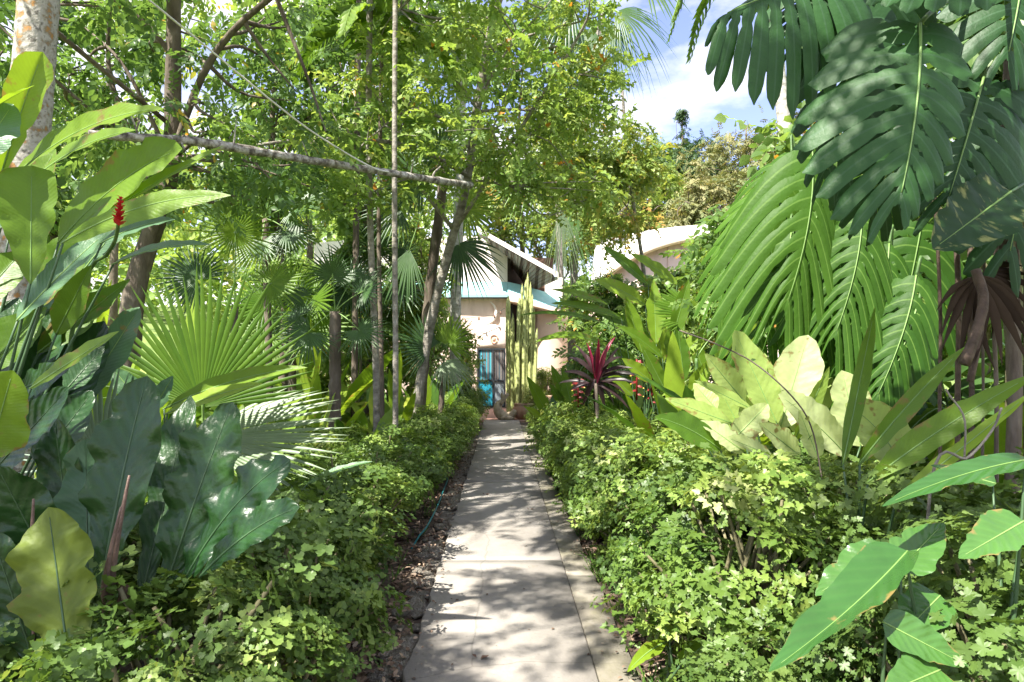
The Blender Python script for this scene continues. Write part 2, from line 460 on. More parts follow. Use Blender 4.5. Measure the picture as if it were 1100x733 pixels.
M['hedge'] = leaf_mat('hedge_leaf', [(0, (.055, .115, .02)), (.5, (.155, .245, .045)), (.85, (.28, .365, .085)), (.96, (.43, .48, .2)), (.98, (.34, .34, .09)), (1, (.34, .26, .08))], .4, .42, .35)
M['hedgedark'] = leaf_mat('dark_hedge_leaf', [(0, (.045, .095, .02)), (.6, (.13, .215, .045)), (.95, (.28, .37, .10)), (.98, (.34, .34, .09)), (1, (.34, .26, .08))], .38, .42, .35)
M['lobed'] = leaf_mat('lobed_leaf', [(0, (.05, .105, .022)), (.6, (.115, .19, .042)), (.95, (.18, .26, .07)), (.98, (.34, .34, .09)), (1, (.34, .26, .08))], .4, .42, .35)
M['banana'] = leaf_mat('banana_leaf', [(0, (.08, .17, .016)), (.5, (.16, .27, .02)), (1, (.25, .37, .035))], .5, .4, .4, veins=.10, vfreq=30, vslope=4.0, spots=.3, fine=.2)
M['bluegreen'] = leaf_mat('blue_green_leaf', [(0, (.05, .115, .05)), (1, (.09, .18, .085))], .2, .4, .4, veins=.14, vfreq=26, vslope=3.5, spots=.1, fine=.25)
M['anth'] = leaf_mat('dark_glossy_leaf', [(0, (.012, .044, .010)), (1, (.024, .066, .015))], .08, .33, .38, veins=.34, vfreq=11, vslope=2.2, fine=.35, mottle=.25)
M['anthyellow'] = leaf_mat('yellow_green_leaf', [(0, (.14, .19, .03)), (1, (.17, .23, .04))], .38, .5, .25, veins=.25, vfreq=10, vslope=2.4, spots=.35, fine=.3)
M['rib'] = leaf_mat('leaf_rib', [(0, (.14, .25, .06)), (1, (.2, .32, .09))], .1, .45, .4, mottle=0.1)
M['ribdark'] = leaf_mat('dark_leaf_rib', [(0, (.035, .08, .03)), (1, (.06, .11, .045))], 0, .45, .4, mottle=0.1)
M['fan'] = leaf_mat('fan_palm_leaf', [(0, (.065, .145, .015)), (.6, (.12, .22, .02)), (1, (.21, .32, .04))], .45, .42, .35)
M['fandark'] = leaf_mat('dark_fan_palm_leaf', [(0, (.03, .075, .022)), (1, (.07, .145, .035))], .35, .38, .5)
M['fanpale'] = leaf_mat('pale_fan_palm_leaf', [(0, (.12, .18, .09)), (1, (.21, .28, .15))], .3, .4, .5)
M['fanblue'] = leaf_mat('glaucous_fan_palm_leaf', [(0, (.11, .17, .12)), (1, (.2, .28, .2))], .25, .45, .4)
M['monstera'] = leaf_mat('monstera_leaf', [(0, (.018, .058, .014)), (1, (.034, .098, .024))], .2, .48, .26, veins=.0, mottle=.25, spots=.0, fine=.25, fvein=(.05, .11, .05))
M['monsteralit'] = leaf_mat('sunlit_monstera_leaf', [(0, (.036, .105, .012)), (1, (.095, .205, .022))], .5, .5, .22, mottle=.25, spots=.0, fine=.25, fvein=(.17, .30, .06))  # same leaf as monstera, with sunlight put into the brighter colour
M['vari'] = leaf_mat('variegated_leaf', [(0, (.014, .045, .01)), (1, (.022, .06, .014))], .2, .45, .25, veins=.15, vfreq=10, vslope=2, variegate=(.24, .26, .09))
M['yellow'] = leaf_mat('pale_yellow_leaf', [(0, (.22, .33, .06)), (.5, (.33, .43, .13)), (1, (.48, .55, .27))], .48, .46, .35, veins=.13, vfreq=12, vslope=1.8, spots=.35, fine=.25)
M['philo'] = leaf_mat('philodendron_leaf', [(0, (.032, .095, .02)), (1, (.06, .145, .03))], .18, .24, .5, veins=.2, vfreq=9, vslope=1.8, spots=.05, fine=.15)
M['cordy'] = leaf_mat('cordyline_leaf', [(0, (.03, .024, .02)), (.6, (.065, .024, .03)), (1, (.24, .014, .05))], .35, .35, .5, tcol=(1.3, .7, .9), veins=.08, vfreq=30, vslope=5)
M['plant'] = leaf_mat('understory_leaf', [(0, (.06, .14, .018)), (.5, (.13, .24, .025)), (1, (.22, .34, .045))], .45, .42, .35, veins=.08, vfreq=18, vslope=2)
M['dead'] = leaf_mat('dry_leaf', [(0, (.035, .024, .016)), (.6, (.085, .06, .04)), (1, (.16, .11, .07))], .12, .8, .1, tcol=(1, .9, .7))
M['red'] = leaf_mat('red_bract', [(0, (.35, .015, .02)), (1, (.55, .03, .035))], .15, .4, .4, mottle=.1)
M['helio'] = leaf_mat('heliconia_bract', [(0, (.17, .016, .014)), (.6, (.24, .022, .018)), (.7, (.6, .42, .05)), (1, (.65, .45, .06))], .1, .4, .4, mottle=0)
M['litter'] = leaf_mat('litter_leaf', [(0, (.08, .05, .038)), (.5, (.18, .12, .085)), (.9, (.34, .25, .18)), (1, (.45, .38, .3))], .05, .85, .1)
M['grass'] = leaf_mat('grass_blade', [(0, (.05, .12, .02)), (1, (.12, .22, .04))], .3, .5, .3)
M['bark'] = noise_mat('brown_bark', [(.3, (.055, .042, .03)), (.55, (.13, .105, .08)), (.75, (.22, .19, .15))], 7, .9, .9, 18, .03, stretch=(1, 1, .35))
M['barkgrey'] = noise_mat('grey_bark', [(.3, (.10, .088, .07)), (.5, (.22, .2, .165)), (.7, (.34, .32, .28))], 9, .85, .7, 26, .02, stretch=(1, 1, 1.5))
M['barkwhite'] = noise_mat('pale_palm_bark', [(.28, (.16, .15, .12)), (.48, (.36, .35, .31)), (.66, (.52, .51, .47))], 9, .85, .5, 22, .015, stretch=(1, 1, 1.6))
M['barklichen'] = noise_mat('lichen_bark', [(.38, (.32, .17, .06)), (.43, (.2, .17, .12)), (.49, (.31, .29, .25)), (.57, (.38, .36, .32)), (.64, (.13, .12, .10))], 13, .88, .7, 20, .02)
M['barkring'] = noise_mat('mottled_grey_bark', [(.34, (.07, .06, .05)), (.46, (.19, .17, .14)), (.56, (.36, .34, .30)), (.7, (.5, .48, .44))], 16, .9, .8, 40, .02)
M['twig'] = noise_mat('green_brown_stem', [(.3, (.09, .085, .04)), (.7, (.2, .18, .1))], 20, .8, .3)
M['stem'] = noise_mat('green_stem', [(.3, (.05, .10, .03)), (.7, (.10, .18, .05))], 20, .5, .1)
M['deadstem'] = noise_mat('dry_brown_stem', [(.3, (.05, .035, .026)), (.7, (.13, .092, .066))], 18, .8, .4)
M['spadix'] = noise_mat('brown_spike', [(.3, (.11, .07, .055)), (.7, (.19, .125, .1))], 30, .6, .3)
M['stucco'] = noise_mat('pink_stucco', [(.25, (.54, .42, .35)), (.48, (.72, .57, .48)), (.7, (.80, .66, .57))], 2.2, .9, .25, 40, .01, stretch=(1.6, 1.6, .5))
M['stuccowhite'] = noise_mat('white_stucco', [(.25, (.58, .53, .48)), (.45, (.76, .70, .65)), (.7, (.84, .80, .76))], 2.0, .9, .25, 40, .01, stretch=(1.6, 1.6, .5))
M['stuccotan'] = noise_mat('tan_stucco', [(.3, (.52, .40, .31)), (.7, (.62, .48, .38))], 1.5, .9, .25, 40, .01)
M['salmon'] = noise_mat('salmon_plaster', [(.3, (.55, .32, .22)), (.7, (.65, .42, .3))], 3, .9, .25, 40, .01)
M['turq'] = noise_mat('turquoise_paint', [(.3, (.22, .48, .48)), (.7, (.34, .58, .57))], 2.5, .7, .1)
M['dark'] = noise_mat('opening_shade', [(.3, (.02, .013, .01)), (.7, (.05, .032, .022))], 6, .7, .2)  # shade inside the house opening, as a dark colour
M['wood'] = noise_mat('brown_timber', [(.3, (.10, .055, .035)), (.7, (.19, .11, .07))], 6, .7, .3)
M['metal'] = noise_mat('dark_door_metal', [(.3, (.02, .025, .03)), (.7, (.035, .04, .045))], 8, .45, .1)
M['terra'] = noise_mat('terracotta', [(.3, (.30, .15, .09)), (.55, (.42, .25, .17)), (.75, (.5, .38, .3))], 5, .85, .3)
M['stonecarve'] = noise_mat('carved_stone', [(.3, (.26, .20, .13)), (.55, (.44, .36, .25)), (.75, (.56, .48, .36))], 9, .9, .6, 30)
M['stone'] = noise_mat('edging_stone', [(.28, (.24, .20, .155)), (.5, (.40, .36, .30)), (.72, (.55, .51, .44))], 2.6, .97, 1.0, 7, .12, spec=.1)
M['cactus'] = noise_mat('cactus_skin', [(.3, (.22, .26, .08)), (.55, (.42, .46, .18)), (.8, (.55, .56, .32))], 14, .6, .2)
M['hose'] = noise_mat('teal_plastic', [(.3, (.01, .16, .18)), (.7, (.02, .22, .24))], 6, .4, 0)
M['rope'] = noise_mat('white_rope', [(.3, (.6, .58, .52)), (.7, (.75, .73, .68))], 60, .8, .4)
M['glassblue'] = noise_mat('blue_pane', [(.3, (.02, .20, .29)), (.7, (.03, .28, .38))], 1.5, .25, 0)
M['tile'] = noise_mat('terracotta_tile', [(.3, (.32, .17, .13)), (.7, (.46, .28, .22))], 3, .8, .2)


# ------------------------------------------------------------------ plant builders
def fan_leaf(mb, hub, axis, normal, R, spread=140, nseg=36, fused=0.5, droop=0.15, mat=0, fold=0.30, jit=0.04, rnd=None, cup=0.0):
    axis = unit(axis); normal = unit(np.asarray(normal, float) - axis * np.dot(axis, normal)); side = np.cross(axis, normal)
    a = np.linspace(-1, 1, nseg) * math.radians(spread); da = 2 * math.radians(spread) / (nseg - 1)
    ts = np.array([0.03, .2, .38, .55, .7, .85, 1.0]); nt = len(ts)
    Ls = R * (1 - .28 * np.abs(np.linspace(-1, 1, nseg)) ** 2) * (1 + RNG.uniform(-.07, .05, nseg))
    d = np.cos(a)[:, None] * axis + np.sin(a)[:, None] * side
    e = -np.sin(a)[:, None] * axis + np.cos(a)[:, None] * side
    r = Ls[:, None] * ts[None]
    w = np.where(ts < fused, ts, fused * np.clip((1 - ts) / (1 - fused), 0, 1) ** 0.8 * (1 - .1 * ts))[None] * Ls[:, None] * math.tan(min(da / 2, .6)) * 1.02
    bend = RNG.normal(0, jit, nseg)[:, None] * (np.clip(ts - fused * .8, 0, 1)[None]) ** 1.5 * R * 2
    dr = droop * R * np.clip(ts - .2, 0, 1)[None] ** 2 * RNG.uniform(.6, 1.5, nseg)[:, None]
    C = np.asarray(hub) + d[:, None] * r[..., None] + e[:, None] * bend[..., None] + normal * (cup * r * ts[None])[..., None]
    C = C + normal * (w * fold)[..., None]
    C[..., 2] -= dr
    Lf = C - e[:, None] * w[..., None] - normal * (2 * w * fold)[..., None]
    Rt = C + e[:, None] * w[..., None] - normal * (2 * w * fold)[..., None]
    V = np.stack([Lf, C, Rt], 2)                       # nseg, nt, 3, 3
    base = (np.arange(nseg) * nt * 3)[:, None, None]
    F = (grid_faces(nt, 3)[None] + base).reshape(-1, 4)
    r0 = RNG.uniform(.15, .85) if rnd is None else rnd
    rr = np.repeat(np.clip(r0 + RNG.normal(0, .1, nseg), 0, 1), nt * 3)
    mb.add(V.reshape(-1, 3), F, mat, rr)


def frond(mb, P, L, n=40, droop=0.5, mat=0, rib_mat=1, rib=0.012, up=(0, 0, 1), wid=T_NARROW, rnd=None):
    P = smooth_path(P, 24) if len(P) < 10 else P
    T = unit(np.gradient(P, axis=0)); Sd = unit(np.cross(T, np.broadcast_to(np.asarray(up, float), T.shape)))
    pos = []; D = []; U = []; s = []
    for i in range(n):
        t = 0.12 + .88 * i / n; k = min(int(t * (len(P) - 1)), len(P) - 2)
        for sg in (-1, 1):
            dd = Sd[k] * sg * (1 - .5 * t) + T[k] * (.45 + .5 * t) + np.array([0, 0, -droop * RNG.uniform(.6, 1.4)])
            pos.append(P[k]); D.append(dd); U.append(np.cross(unit(dd), Sd[k] * sg) * sg + np.array([0, 0, .6])); s.append(L * (math.sin(PI * min(.97, .2 + .72 * t)) ** .7) * RNG.uniform(.85, 1.1))
    pos = np.array(pos); r = RNG.uniform(.2, .8) if rnd is None else rnd
    mb.scatter(wid, pos, frames(np.array(D), np.array(U)), np.array(s), np.clip(r + RNG.normal(0, .12, len(pos)), 0, 1), mat)
    tube(mb, P, np.linspace(rib, rib * .25, len(P)), 5, rib_mat)


def monstera_leaf(mb, base, tip, face, hw, nf=8, bend=(0, 0, 0), left=1.0, right=1.0, droop=.12, fold=-.12, gap=.20, mat=0, rib_mat=1, rib=.006, holes=.8, curve=.35, phi=(-50, 66), rnd=None):
    n = 30; P = leaf_pts(base, tip, bend, n); T = unit(np.gradient(P, axis=0)); Ln = np.linalg.norm(np.asarray(tip) - np.asarray(base))
    N = unit(np.asarray(face, float) - T * (T @ np.asarray(face, float))[:, None]); Sd = np.cross(T, N)

    def mp(x, y, side, u):
        f = np.clip(y / Ln, -5, 5) * (n - 1)
        i = np.clip(np.floor(f), 0, n - 2).astype(int); q = (f - i)[..., None]
        p = P[i] * (1 - q) + P[i + 1] * q; s = Sd[i]; nn = N[i]
        out = p + s * (side * x)[..., None] + nn * (fold * x - .25 * x * x / hw)[..., None]
        out[..., 2] -= droop * hw * u ** 2
        return out
    u = np.concatenate([np.linspace(0, .3, 7), np.linspace(.36, 1, 12)]); v = np.linspace(-1, 1, 7)
    r0 = RNG.uniform(.2, .8) if rnd is None else rnd
    for side, sc in ((-1, right), (1, left)):
        edges = np.linspace(0, 1, nf + 1) ** .92
        for i in range(nf):
            t0, t1 = edges[i], edges[i + 1]; tc_, h = (t0 + t1) / 2, (t1 - t0) / 2
            u0 = RNG.uniform(.55, .78); g = gap * RNG.uniform(.7, 1.1)
            sm = np.clip((u - u0) / (1 - u0), 0, 1); sm = np.where(sm > 0, .18 + .82 * sm, 0) * g
            hole = (np.exp(-((u - .2) / .055) ** 2) * holes * .42 if RNG.uniform() < .85 else 0 * u)
            hole = hole + (np.exp(-((u - .36) / .06) ** 2) * holes * .38 if RNG.uniform() < .55 else 0)
            sh = np.clip(1 - sm - hole, .05, 1)
            endr = np.sqrt(np.clip(1 - ((u - .86) / .145).clip(0, 1) ** 2, 0.02, 1)); sh = sh * endr
            tm = tc_ + h * v[None] * sh[:, None]
            prof = (math.sin(PI * min(.93, .30 + .62 * tc_))) ** .8
            Lf = hw * sc * prof * RNG.uniform(.92, 1.06) * (1 - .05 * v[None] ** 2)
            ph = np.radians(phi[0] + (phi[1] - phi[0]) * np.clip(tm, 0, 1) ** .75)
            uu = np.broadcast_to(u[:, None], tm.shape)
            x = uu * Lf * np.cos(ph) ; y = tm * Ln * .94 + uu * Lf * np.sin(ph) * .85 + curve * Lf * uu ** 2 * .6
            tw = RNG.normal(0, .05)
            V = mp(x, y, side, uu); V += (N[min(n - 1, int(tc_ * n))] * (tw * hw * uu ** 2 + .014 * hw * (1 - v[None] ** 2) * np.minimum(1, uu * 5) - .014 * hw)[..., None])
            F = grid_faces(len(u), len(v))
            if side < 0: F = F[:, ::-1]
            uv = np.stack([.5 + .5 * side * uu, np.broadcast_to(.5 + .5 * v[None], tm.shape)], -1).reshape(-1, 2)
            mb.add(V.reshape(-1, 3), F, mat, np.clip(r0 + RNG.normal(0, .05), 0, 1), uv)
    tube(mb, P[:-3] + N[:-3] * (.004), np.linspace(rib, rib * .3, n - 3), 6, rib_mat)


def shrub_parts(seed, rx, ry, h, ncl, nros, T, size, clear=.18, nst=9, cf=.17, sr=1.0):
    global RNG
    keep = RNG; RNG = np.random.default_rng(seed); g = RNG
    fol, stm = MB(), MB(); cl = []
    while len(cl) < ncl:
        p = g.uniform(-1, 1, 3); q = np.linalg.norm(p)
        if q > 1 or q < .35 or p[2] < -.85: continue
        p = p / q * (q ** .35)
        c = np.array([p[0] * rx, p[1] * ry, h * (clear + (1 - clear) * (.5 + .5 * p[2]))])
        c[:2] *= .72 + .28 * min(1, (c[2] / h) * 1.5)
        cl.append(c * np.array([1, 1, 1 - .12 * g.uniform() + (.16 if g.uniform() < .16 else 0)]))
    bases = [np.array([g.normal(0, rx * .18), g.normal(0, ry * .18), 0]) for _ in range(nst)]
    pos = []; D = []; U = []; s = []; rd = []
    for c in cl:
        b = bases[g.integers(nst)]
        P = bez(b, np.array([b[0] * .6 + c[0] * .25, b[1] * .6 + c[1] * .25, c[2] * .55]), c, 8)
        tube(stm, P, np.linspace(.010, .004, 8) * (.8 + .5 * h) * sr, 5, 0, rough=.1)
        k = max(2, int(nros * g.uniform(.6, 1.3))); cr = cf * (rx + ry) / 2 * g.uniform(.7, 1.2); tone = g.normal(0, .16)
        for _ in range(k):
            o = g.normal(0, 1, 3) * np.array([1, 1, .62]) * cr * .75; pp = c + o
            if pp[2] < .03: continue
            up = unit(np.array([pp[0] / rx * .55, pp[1] / ry * .55, .75 + .3 * o[2] / cr]) + g.normal(0, .40, 3))
            a = g.uniform(0, 2 * PI); dd = np.array([math.cos(a), math.sin(a), 0])
            pos.append(pp); D.append(dd - up * np.dot(dd, up)); U.append(up); s.append(size * g.uniform(.5, 1.4))
            rd.append(np.clip(.42 + tone + .28 * (pp[2] / h - .55) + g.normal(0, .14), 0, .95) + (.05 if g.uniform() < .005 else 0))  # light from above put into leaf tone: paler toward the top, darker below
    fol.scatter(T, np.array(pos), frames(np.array(D), np.array(U)), np.array(s), np.array(rd))
    RNG = keep
    return fol, stm


def make_shrub(label, parts, fmat, smat=None, group=None, name='hedge_shrub', cat='shrub', loc=(0, 0, 0)):
    t = thing(name, label, cat, (0, 0, 0), group)
    parts[0].build('foliage', fmat, t); parts[1].build('stems', smat or M['twig'], t)
    t.location = tuple(loc)
    return t


def crown_pts(ells, n, g):
    w = np.array([e[6] if len(e) > 6 else e[3] * e[4] * e[5] for e in ells], float); w /= w.sum(); out = []
    while len(out) < n:
        e = ells[g.choice(len(ells), p=w)]; p = g.uniform(-1, 1, 3); q = np.linalg.norm(p)
        if q > 1 or (q < .45 and g.uniform() < .6): continue
        out.append(np.array(e[:3]) + p * np.array(e[3:6]))
    return np.array(out)


def make_tree(name, label, cat, trunk, r0, r1, ells, ncl, cr, nsp, slen, T, fmat, bmat, seed, group=None, nlimb=7, limb_t=.45, tone=0.0, hang=.25, limb_r=.5, extra=None):
    g = np.random.default_rng(seed)
    trunk = smooth_path(trunk, 22); base = trunk[0]
    root = thing(name, label, cat, base, group)
    tb, cb = MB(), MB()
    tube(tb, trunk, np.linspace(r0, r1, 22) * (1 + .25 * np.exp(-np.arange(22) / 1.5)), 12, 0, rough=.035)
    C = crown_pts(ells, ncl, g)
    ends = C[g.choice(len(C), min(nlimb, len(C)), replace=False)]; limbs = [trunk[10:]]
    for e in ends:
        i = int(np.clip(21 * g.uniform(limb_t, .98), 0, 21)); s0 = trunk[i]
        mid = (s0 + e) / 2 + g.normal(0, .16, 3) * np.linalg.norm(e - s0) + np.array([0, 0, .08 * np.linalg.norm(e - s0)])
        P = smooth_path([s0, mid, e], 16); P += np.cumsum(g.normal(0, .006, P.shape), 0) * np.linspace(0, 1, 16)[:, None]
        rr = (r0 + (r1 - r0) * i / 21) * limb_r
        tube(tb, P, np.linspace(rr, rr * .25, 16), 7, 0, rough=.05); limbs.append(P)
    if extra:
        for P, a, b in extra:
            P = smooth_path(P, 16); tube(tb, P, np.linspace(a, b, 16), 8, 0, rough=.05); limbs.append(P)
    allp = np.vstack(limbs)
    pos = []; D = []; U = []; s = []; rd = []
    for c in C:
        d = np.linalg.norm(allp - c, axis=1) + .25 * np.maximum(0, allp[:, 2] - c[2]); s0 = allp[int(np.argmin(d))]
        mid = (s0 + c) / 2 + g.normal(0, .12, 3) * np.linalg.norm(c - s0)
        P = smooth_path([s0, mid, c], 8); tube(tb, P, np.linspace(.02, .006, 8) * max(.5, r0 / .12), 5, 0, cap=False)
        k = max(3, int(nsp * g.uniform(.5, 1.5))); tn = g.normal(0, .13); crr = cr * g.uniform(.6, 1.3)
        o = g.normal(0, .55, (k, 3)) * np.array([1, 1, .6]) * crr
        pp = c + o
        dd = unit(o * np.array([1, 1, .35])) + g.normal(0, .5, (k, 3)) + np.array([0, 0, -hang])
        pos.append(pp - unit(dd) * slen * .5); D.append(dd); U.append(g.normal(0, .4, (k, 3)) + np.array([0, 0, 1])); s.append(slen * g.uniform(.6, 1.25, k))
        rd.append(np.clip(.45 + tone + tn + g.normal(0, .13, k), 0, .93) + np.where(g.uniform(size=k) < .004, .6, 0))
    pos, D, U, s, rd = map(np.concatenate, (pos, D, U, s, rd))
    TV, TF, TU = T; nleafv = len(TV)
    cb.scatter(T, pos, frames(D, U), s, np.clip(rd, 0, 1))
    # every leaf its own tone
    r = cb.rnd[0]; q = max(1, T_LEAFV.get(id(T), 8)); m = len(r) // q
    jj = g.normal(0, .10, m) + np.where(g.uniform(size=m) < .008, .5, 0)
    r[:m * q] = np.clip(r[:m * q] + np.repeat(jj, q), 0, 1)
    tb.build('trunk', bmat, root); cb.build('crown', fmat, root)
    return root


T_LEAFV = {}
def reg(T, base):
    T_LEAFV[id(T)] = len(base[0]); return T
SP_OVAL = reg(sprig(T_SIMPLE, 9, .34, .3, 1), T_SIMPLE)
SP_OVAL_B = reg(sprig(T_ROUND, 7, .40, .3, 2), T_ROUND)
SP_MAPLE = reg(sprig(T_FRILL, 8, .36, .35, 3, 1.1), T_FRILL)
SP_NARROW = reg(sprig(T_NARROW, 11, .36, .4, 4), T_NARROW)
RO_SCAL = rosette(T_SCALLOP, 9, .50, 1)
RO_SCAL_S = rosette(T_FRILL, 10, .46, 2)
RO_MAPLE = rosette(T_MAPLE, 8, .62, 3, .15)
RO_FRILL = rosette(T_FRILL, 10, .50, 6, .2)
RO_LONG = rosette(T_SIMPLE, 9, .9, 5, .6)

# ------------------------------------------------------------------ ground
def sstep(a, b, x):
    t = np.clip((x - a) / (b - a), 0, 1); return t * t * (3 - 2 * t)


def gz(x, y):
    x, y = np.asarray(x, float), np.asarray(y, float)
    z = -.06 + 0 * x
    z = z + 2.6 * sstep(-4.5, -9, x) * sstep(11, 22, y) + 1.2 * sstep(4.5, 12, x) * sstep(10, 30, y)
    z = z + 4.5 * sstep(34, 90, y) + 1.5 * sstep(-9, -25, x)
    return z + .02 * np.sin(x * 3.1 + y * 1.7) * np.cos(y * 2.3 - x) * sstep(.9, 1.6, np.abs(x))


def mat_ground():
    m, N, L = new_mat('soil')
    out = N.new("ShaderNodeOutputMaterial"); p = N.new("ShaderNodeBsdfPrincipled")
    geo = N.new("ShaderNodeNewGeometry"); n1 = N.new("ShaderNodeTexNoise"); n1.inputs['Scale'].default_value = 5; n1.inputs['Detail'].default_value = 10
    L.new(geo.outputs['Position'], n1.inputs['Vector'])
    soil = ramp(N, [(.3, (.028, .02, .014)), (.5, (.07, .05, .034)), (.72, (.16, .12, .085))]); L.new(n1.outputs['Fac'], soil.inputs[0])
    n2 = N.new("ShaderNodeTexNoise"); n2.inputs['Scale'].default_value = 1.2; n2.inputs['Detail'].default_value = 6; L.new(geo.outputs['Position'], n2.inputs['Vector'])
    grn = ramp(N, [(.3, (.07, .12, .025)), (.7, (.2, .27, .06))]); L.new(n2.outputs['Fac'], grn.inputs[0])
    sp = N.new("ShaderNodeSeparateXYZ"); L.new(geo.outputs['Position'], sp.inputs[0])
    ax = mth(N, L, 'ABSOLUTE', sp.outputs[0])
    f = N.new("ShaderNodeMapRange"); f.inputs[1].default_value = 3.5; f.inputs[2].default_value = 6.0; L.new(ax, f.inputs[0])
    mx = N.new("ShaderNodeMixRGB"); L.new(f.outputs[0], mx.inputs[0]); L.new(soil.outputs[0], mx.inputs[1]); L.new(grn.outputs[0], mx.inputs[2])
    L.new(mx.outputs[0], p.inputs['Base Color']); p.inputs['Roughness'].default_value = .95
    b = N.new("ShaderNodeBump"); b.inputs['Strength'].default_value = .8; b.inputs['Distance'].default_value = .03
    n3 = N.new("ShaderNodeTexNoise"); n3.inputs['Scale'].default_value = 22; n3.inputs['Detail'].default_value = 8; L.new(geo.outputs['Position'], n3.inputs['Vector'])
    L.new(n3.outputs['Fac'], b.inputs['Height']); L.new(b.outputs[0], p.inputs['Normal']); L.new(p.outputs[0], out.inputs['Surface'])
    return m


xs = np.concatenate([-np.geomspace(700, 8, 22), np.linspace(-7.6, 7.6, 77), np.geomspace(8, 700, 22)])
ys = np.concatenate([[-300, -100, -40, -15, -6], np.linspace(-3, 30, 111), np.geomspace(31, 900, 40)])
X, Y = np.meshgrid(xs, ys); mb = MB()
mb.add(np.stack([X, Y, gz(X, Y)], -1).reshape(-1, 3), grid_faces(len(ys), len(xs)))
structure(mb.build('ground', mat_ground()))


def mat_concrete(strip=False):
    m, N, L = new_mat('old_concrete_strip' if strip else 'old_concrete')
    out = N.new("ShaderNodeOutputMaterial"); p = N.new("ShaderNodeBsdfPrincipled"); tcn = N.new("ShaderNodeTexCoord")

    def noise(sc, det=8, ro=.6, st=(1, 1, 1)):
        mpn = N.new("ShaderNodeMapping"); mpn.inputs['Scale'].default_value = st; L.new(tcn.outputs['Object'], mpn.inputs[0])
        n = N.new("ShaderNodeTexNoise"); n.inputs['Scale'].default_value = sc; n.inputs['Detail'].default_value = det; n.inputs['Roughness'].default_value = ro
        L.new(mpn.outputs[0], n.inputs['Vector']); return n.outputs['Fac']
    base = ramp(N, [(.28, (.16, .145, .126)), (.5, (.245, .225, .198)), (.74, (.335, .31, .28))] if not strip else [(.28, (.13, .115, .085)), (.5, (.22, .20, .16)), (.74, (.33, .305, .26))])
    L.new(noise(1.5, 10, .65, (1, .6, 1)), base.inputs[0]); col = base.outputs[0]

    def over(col, fac, c, bt='MIX'):
        mx = N.new("ShaderNodeMixRGB"); mx.blend_type = bt; L.new(fac, mx.inputs[0]); L.new(col, mx.inputs[1]); mx.inputs[2].default_value = (*c, 1); return mx.outputs[0]
    r1 = ramp(N, [(.56, (0, 0, 0)), (.68, (1, 1, 1))]); L.new(noise(.9, 6, .7, (1.2, .5, 1)), r1.inputs[0])
    col = over(col, mth(N, L, 'MULTIPLY', r1.outputs[0], .7), (.16, .145, .12))
    r2 = ramp(N, [(.62, (0, 0, 0)), (.70, (1, 1, 1))]); L.new(noise(34, 3), r2.inputs[0])
    col = over(col, mth(N, L, 'MULTIPLY', r2.outputs[0], .45), (.13, .115, .095))
    r4 = ramp(N, [(.58, (0, 0, 0)), (.72, (1, 1, 1))]); L.new(noise(5, 8, .7), r4.inputs[0])
    col = over(col, mth(N, L, 'MULTIPLY', r4.outputs[0], .35), (.42, .40, .37))
    r5 = ramp(N, [(.60, (0, 0, 0)), (.66, (1, 1, 1))]); L.new(noise(1.9, 10, .75, (1, .8, 1)), r5.inputs[0])
    col = over(col, mth(N, L, 'MULTIPLY', r5.outputs[0], .6), (.20, .175, .13))
    vo = N.new("ShaderNodeTexVoronoi"); vo.feature = 'DISTANCE_TO_EDGE'; vo.inputs['Scale'].default_value = .55
    mv = N.new("ShaderNodeMapping"); L.new(tcn.outputs['Object'], mv.inputs[0]); wv = N.new("ShaderNodeMixRGB"); wv.inputs[0].default_value = .12
    nw = N.new("ShaderNodeTexNoise"); nw.inputs['Scale'].default_value = 3; nw.inputs['Detail'].default_value = 6; L.new(mv.outputs[0], nw.inputs['Vector']); L.new(mv.outputs[0], wv.inputs[1]); L.new(nw.outputs['Color'], wv.inputs[2]); L.new(wv.outputs[0], vo.inputs['Vector'])
    ck = ramp(N, [(0, (1, 1, 1)), (.0035, (0, 0, 0))]); L.new(vo.outputs['Distance'], ck.inputs[0]); col = over(col, mth(N, L, 'MULTIPLY', ck.outputs[0], .45), (.09, .08, .065))
    if strip:
        r3 = ramp(N, [(.44, (0, 0, 0)), (.62, (1, 1, 1))]); L.new(noise(2.2, 9, .7, (1.3, .7, 1)), r3.inputs[0])
        col = over(col, mth(N, L, 'MULTIPLY', r3.outputs[0], .75), (.10, .095, .045))
    L.new(col, p.inputs['Base Color']); p.inputs['Roughness'].default_value = .86
    b = N.new("ShaderNodeBump"); b.inputs['Strength'].default_value = .5; b.inputs['Distance'].default_value = .006
    L.new(noise(45, 8), b.inputs['Height']); L.new(b.outputs[0], p.inputs['Normal']); L.new(p.outputs[0], out.inputs['Surface'])
    return m


MC, MCS = mat_concrete(), mat_concrete(True)
joints = [-1.7, 1.8, 5.36, 8.9, 12.4, 15.9, 18.5]


def slab_mesh(mb, x0, x1, y0, y1, ztop, zbot, wob=.006, wl=None, wr=None):
    n = max(6, int((y1 - y0) / .12)); yy = np.linspace(y0, y1, n); nx = 7; xx = np.linspace(0, 1, nx)
    le = x0 + RNG.normal(0, wob if wl is None else wl, n); re = x1 + RNG.normal(0, wob if wr is None else wr, n)
    prof = [(0, zbot), (0, ztop - .014), (.012, ztop), (1 - .012, ztop), (1, ztop - .014), (1, zbot)]
    V = np.stack([np.stack([le + (re - le) * u, yy, np.full(n, z)], -1) for u, z in prof], 1)
    k = len(prof); mb.add(V.reshape(-1, 3), [grid_faces(n, k)[:, ::-1], np.arange(k)[None], (np.arange(k) + (n - 1) * k)[None, ::-1]])


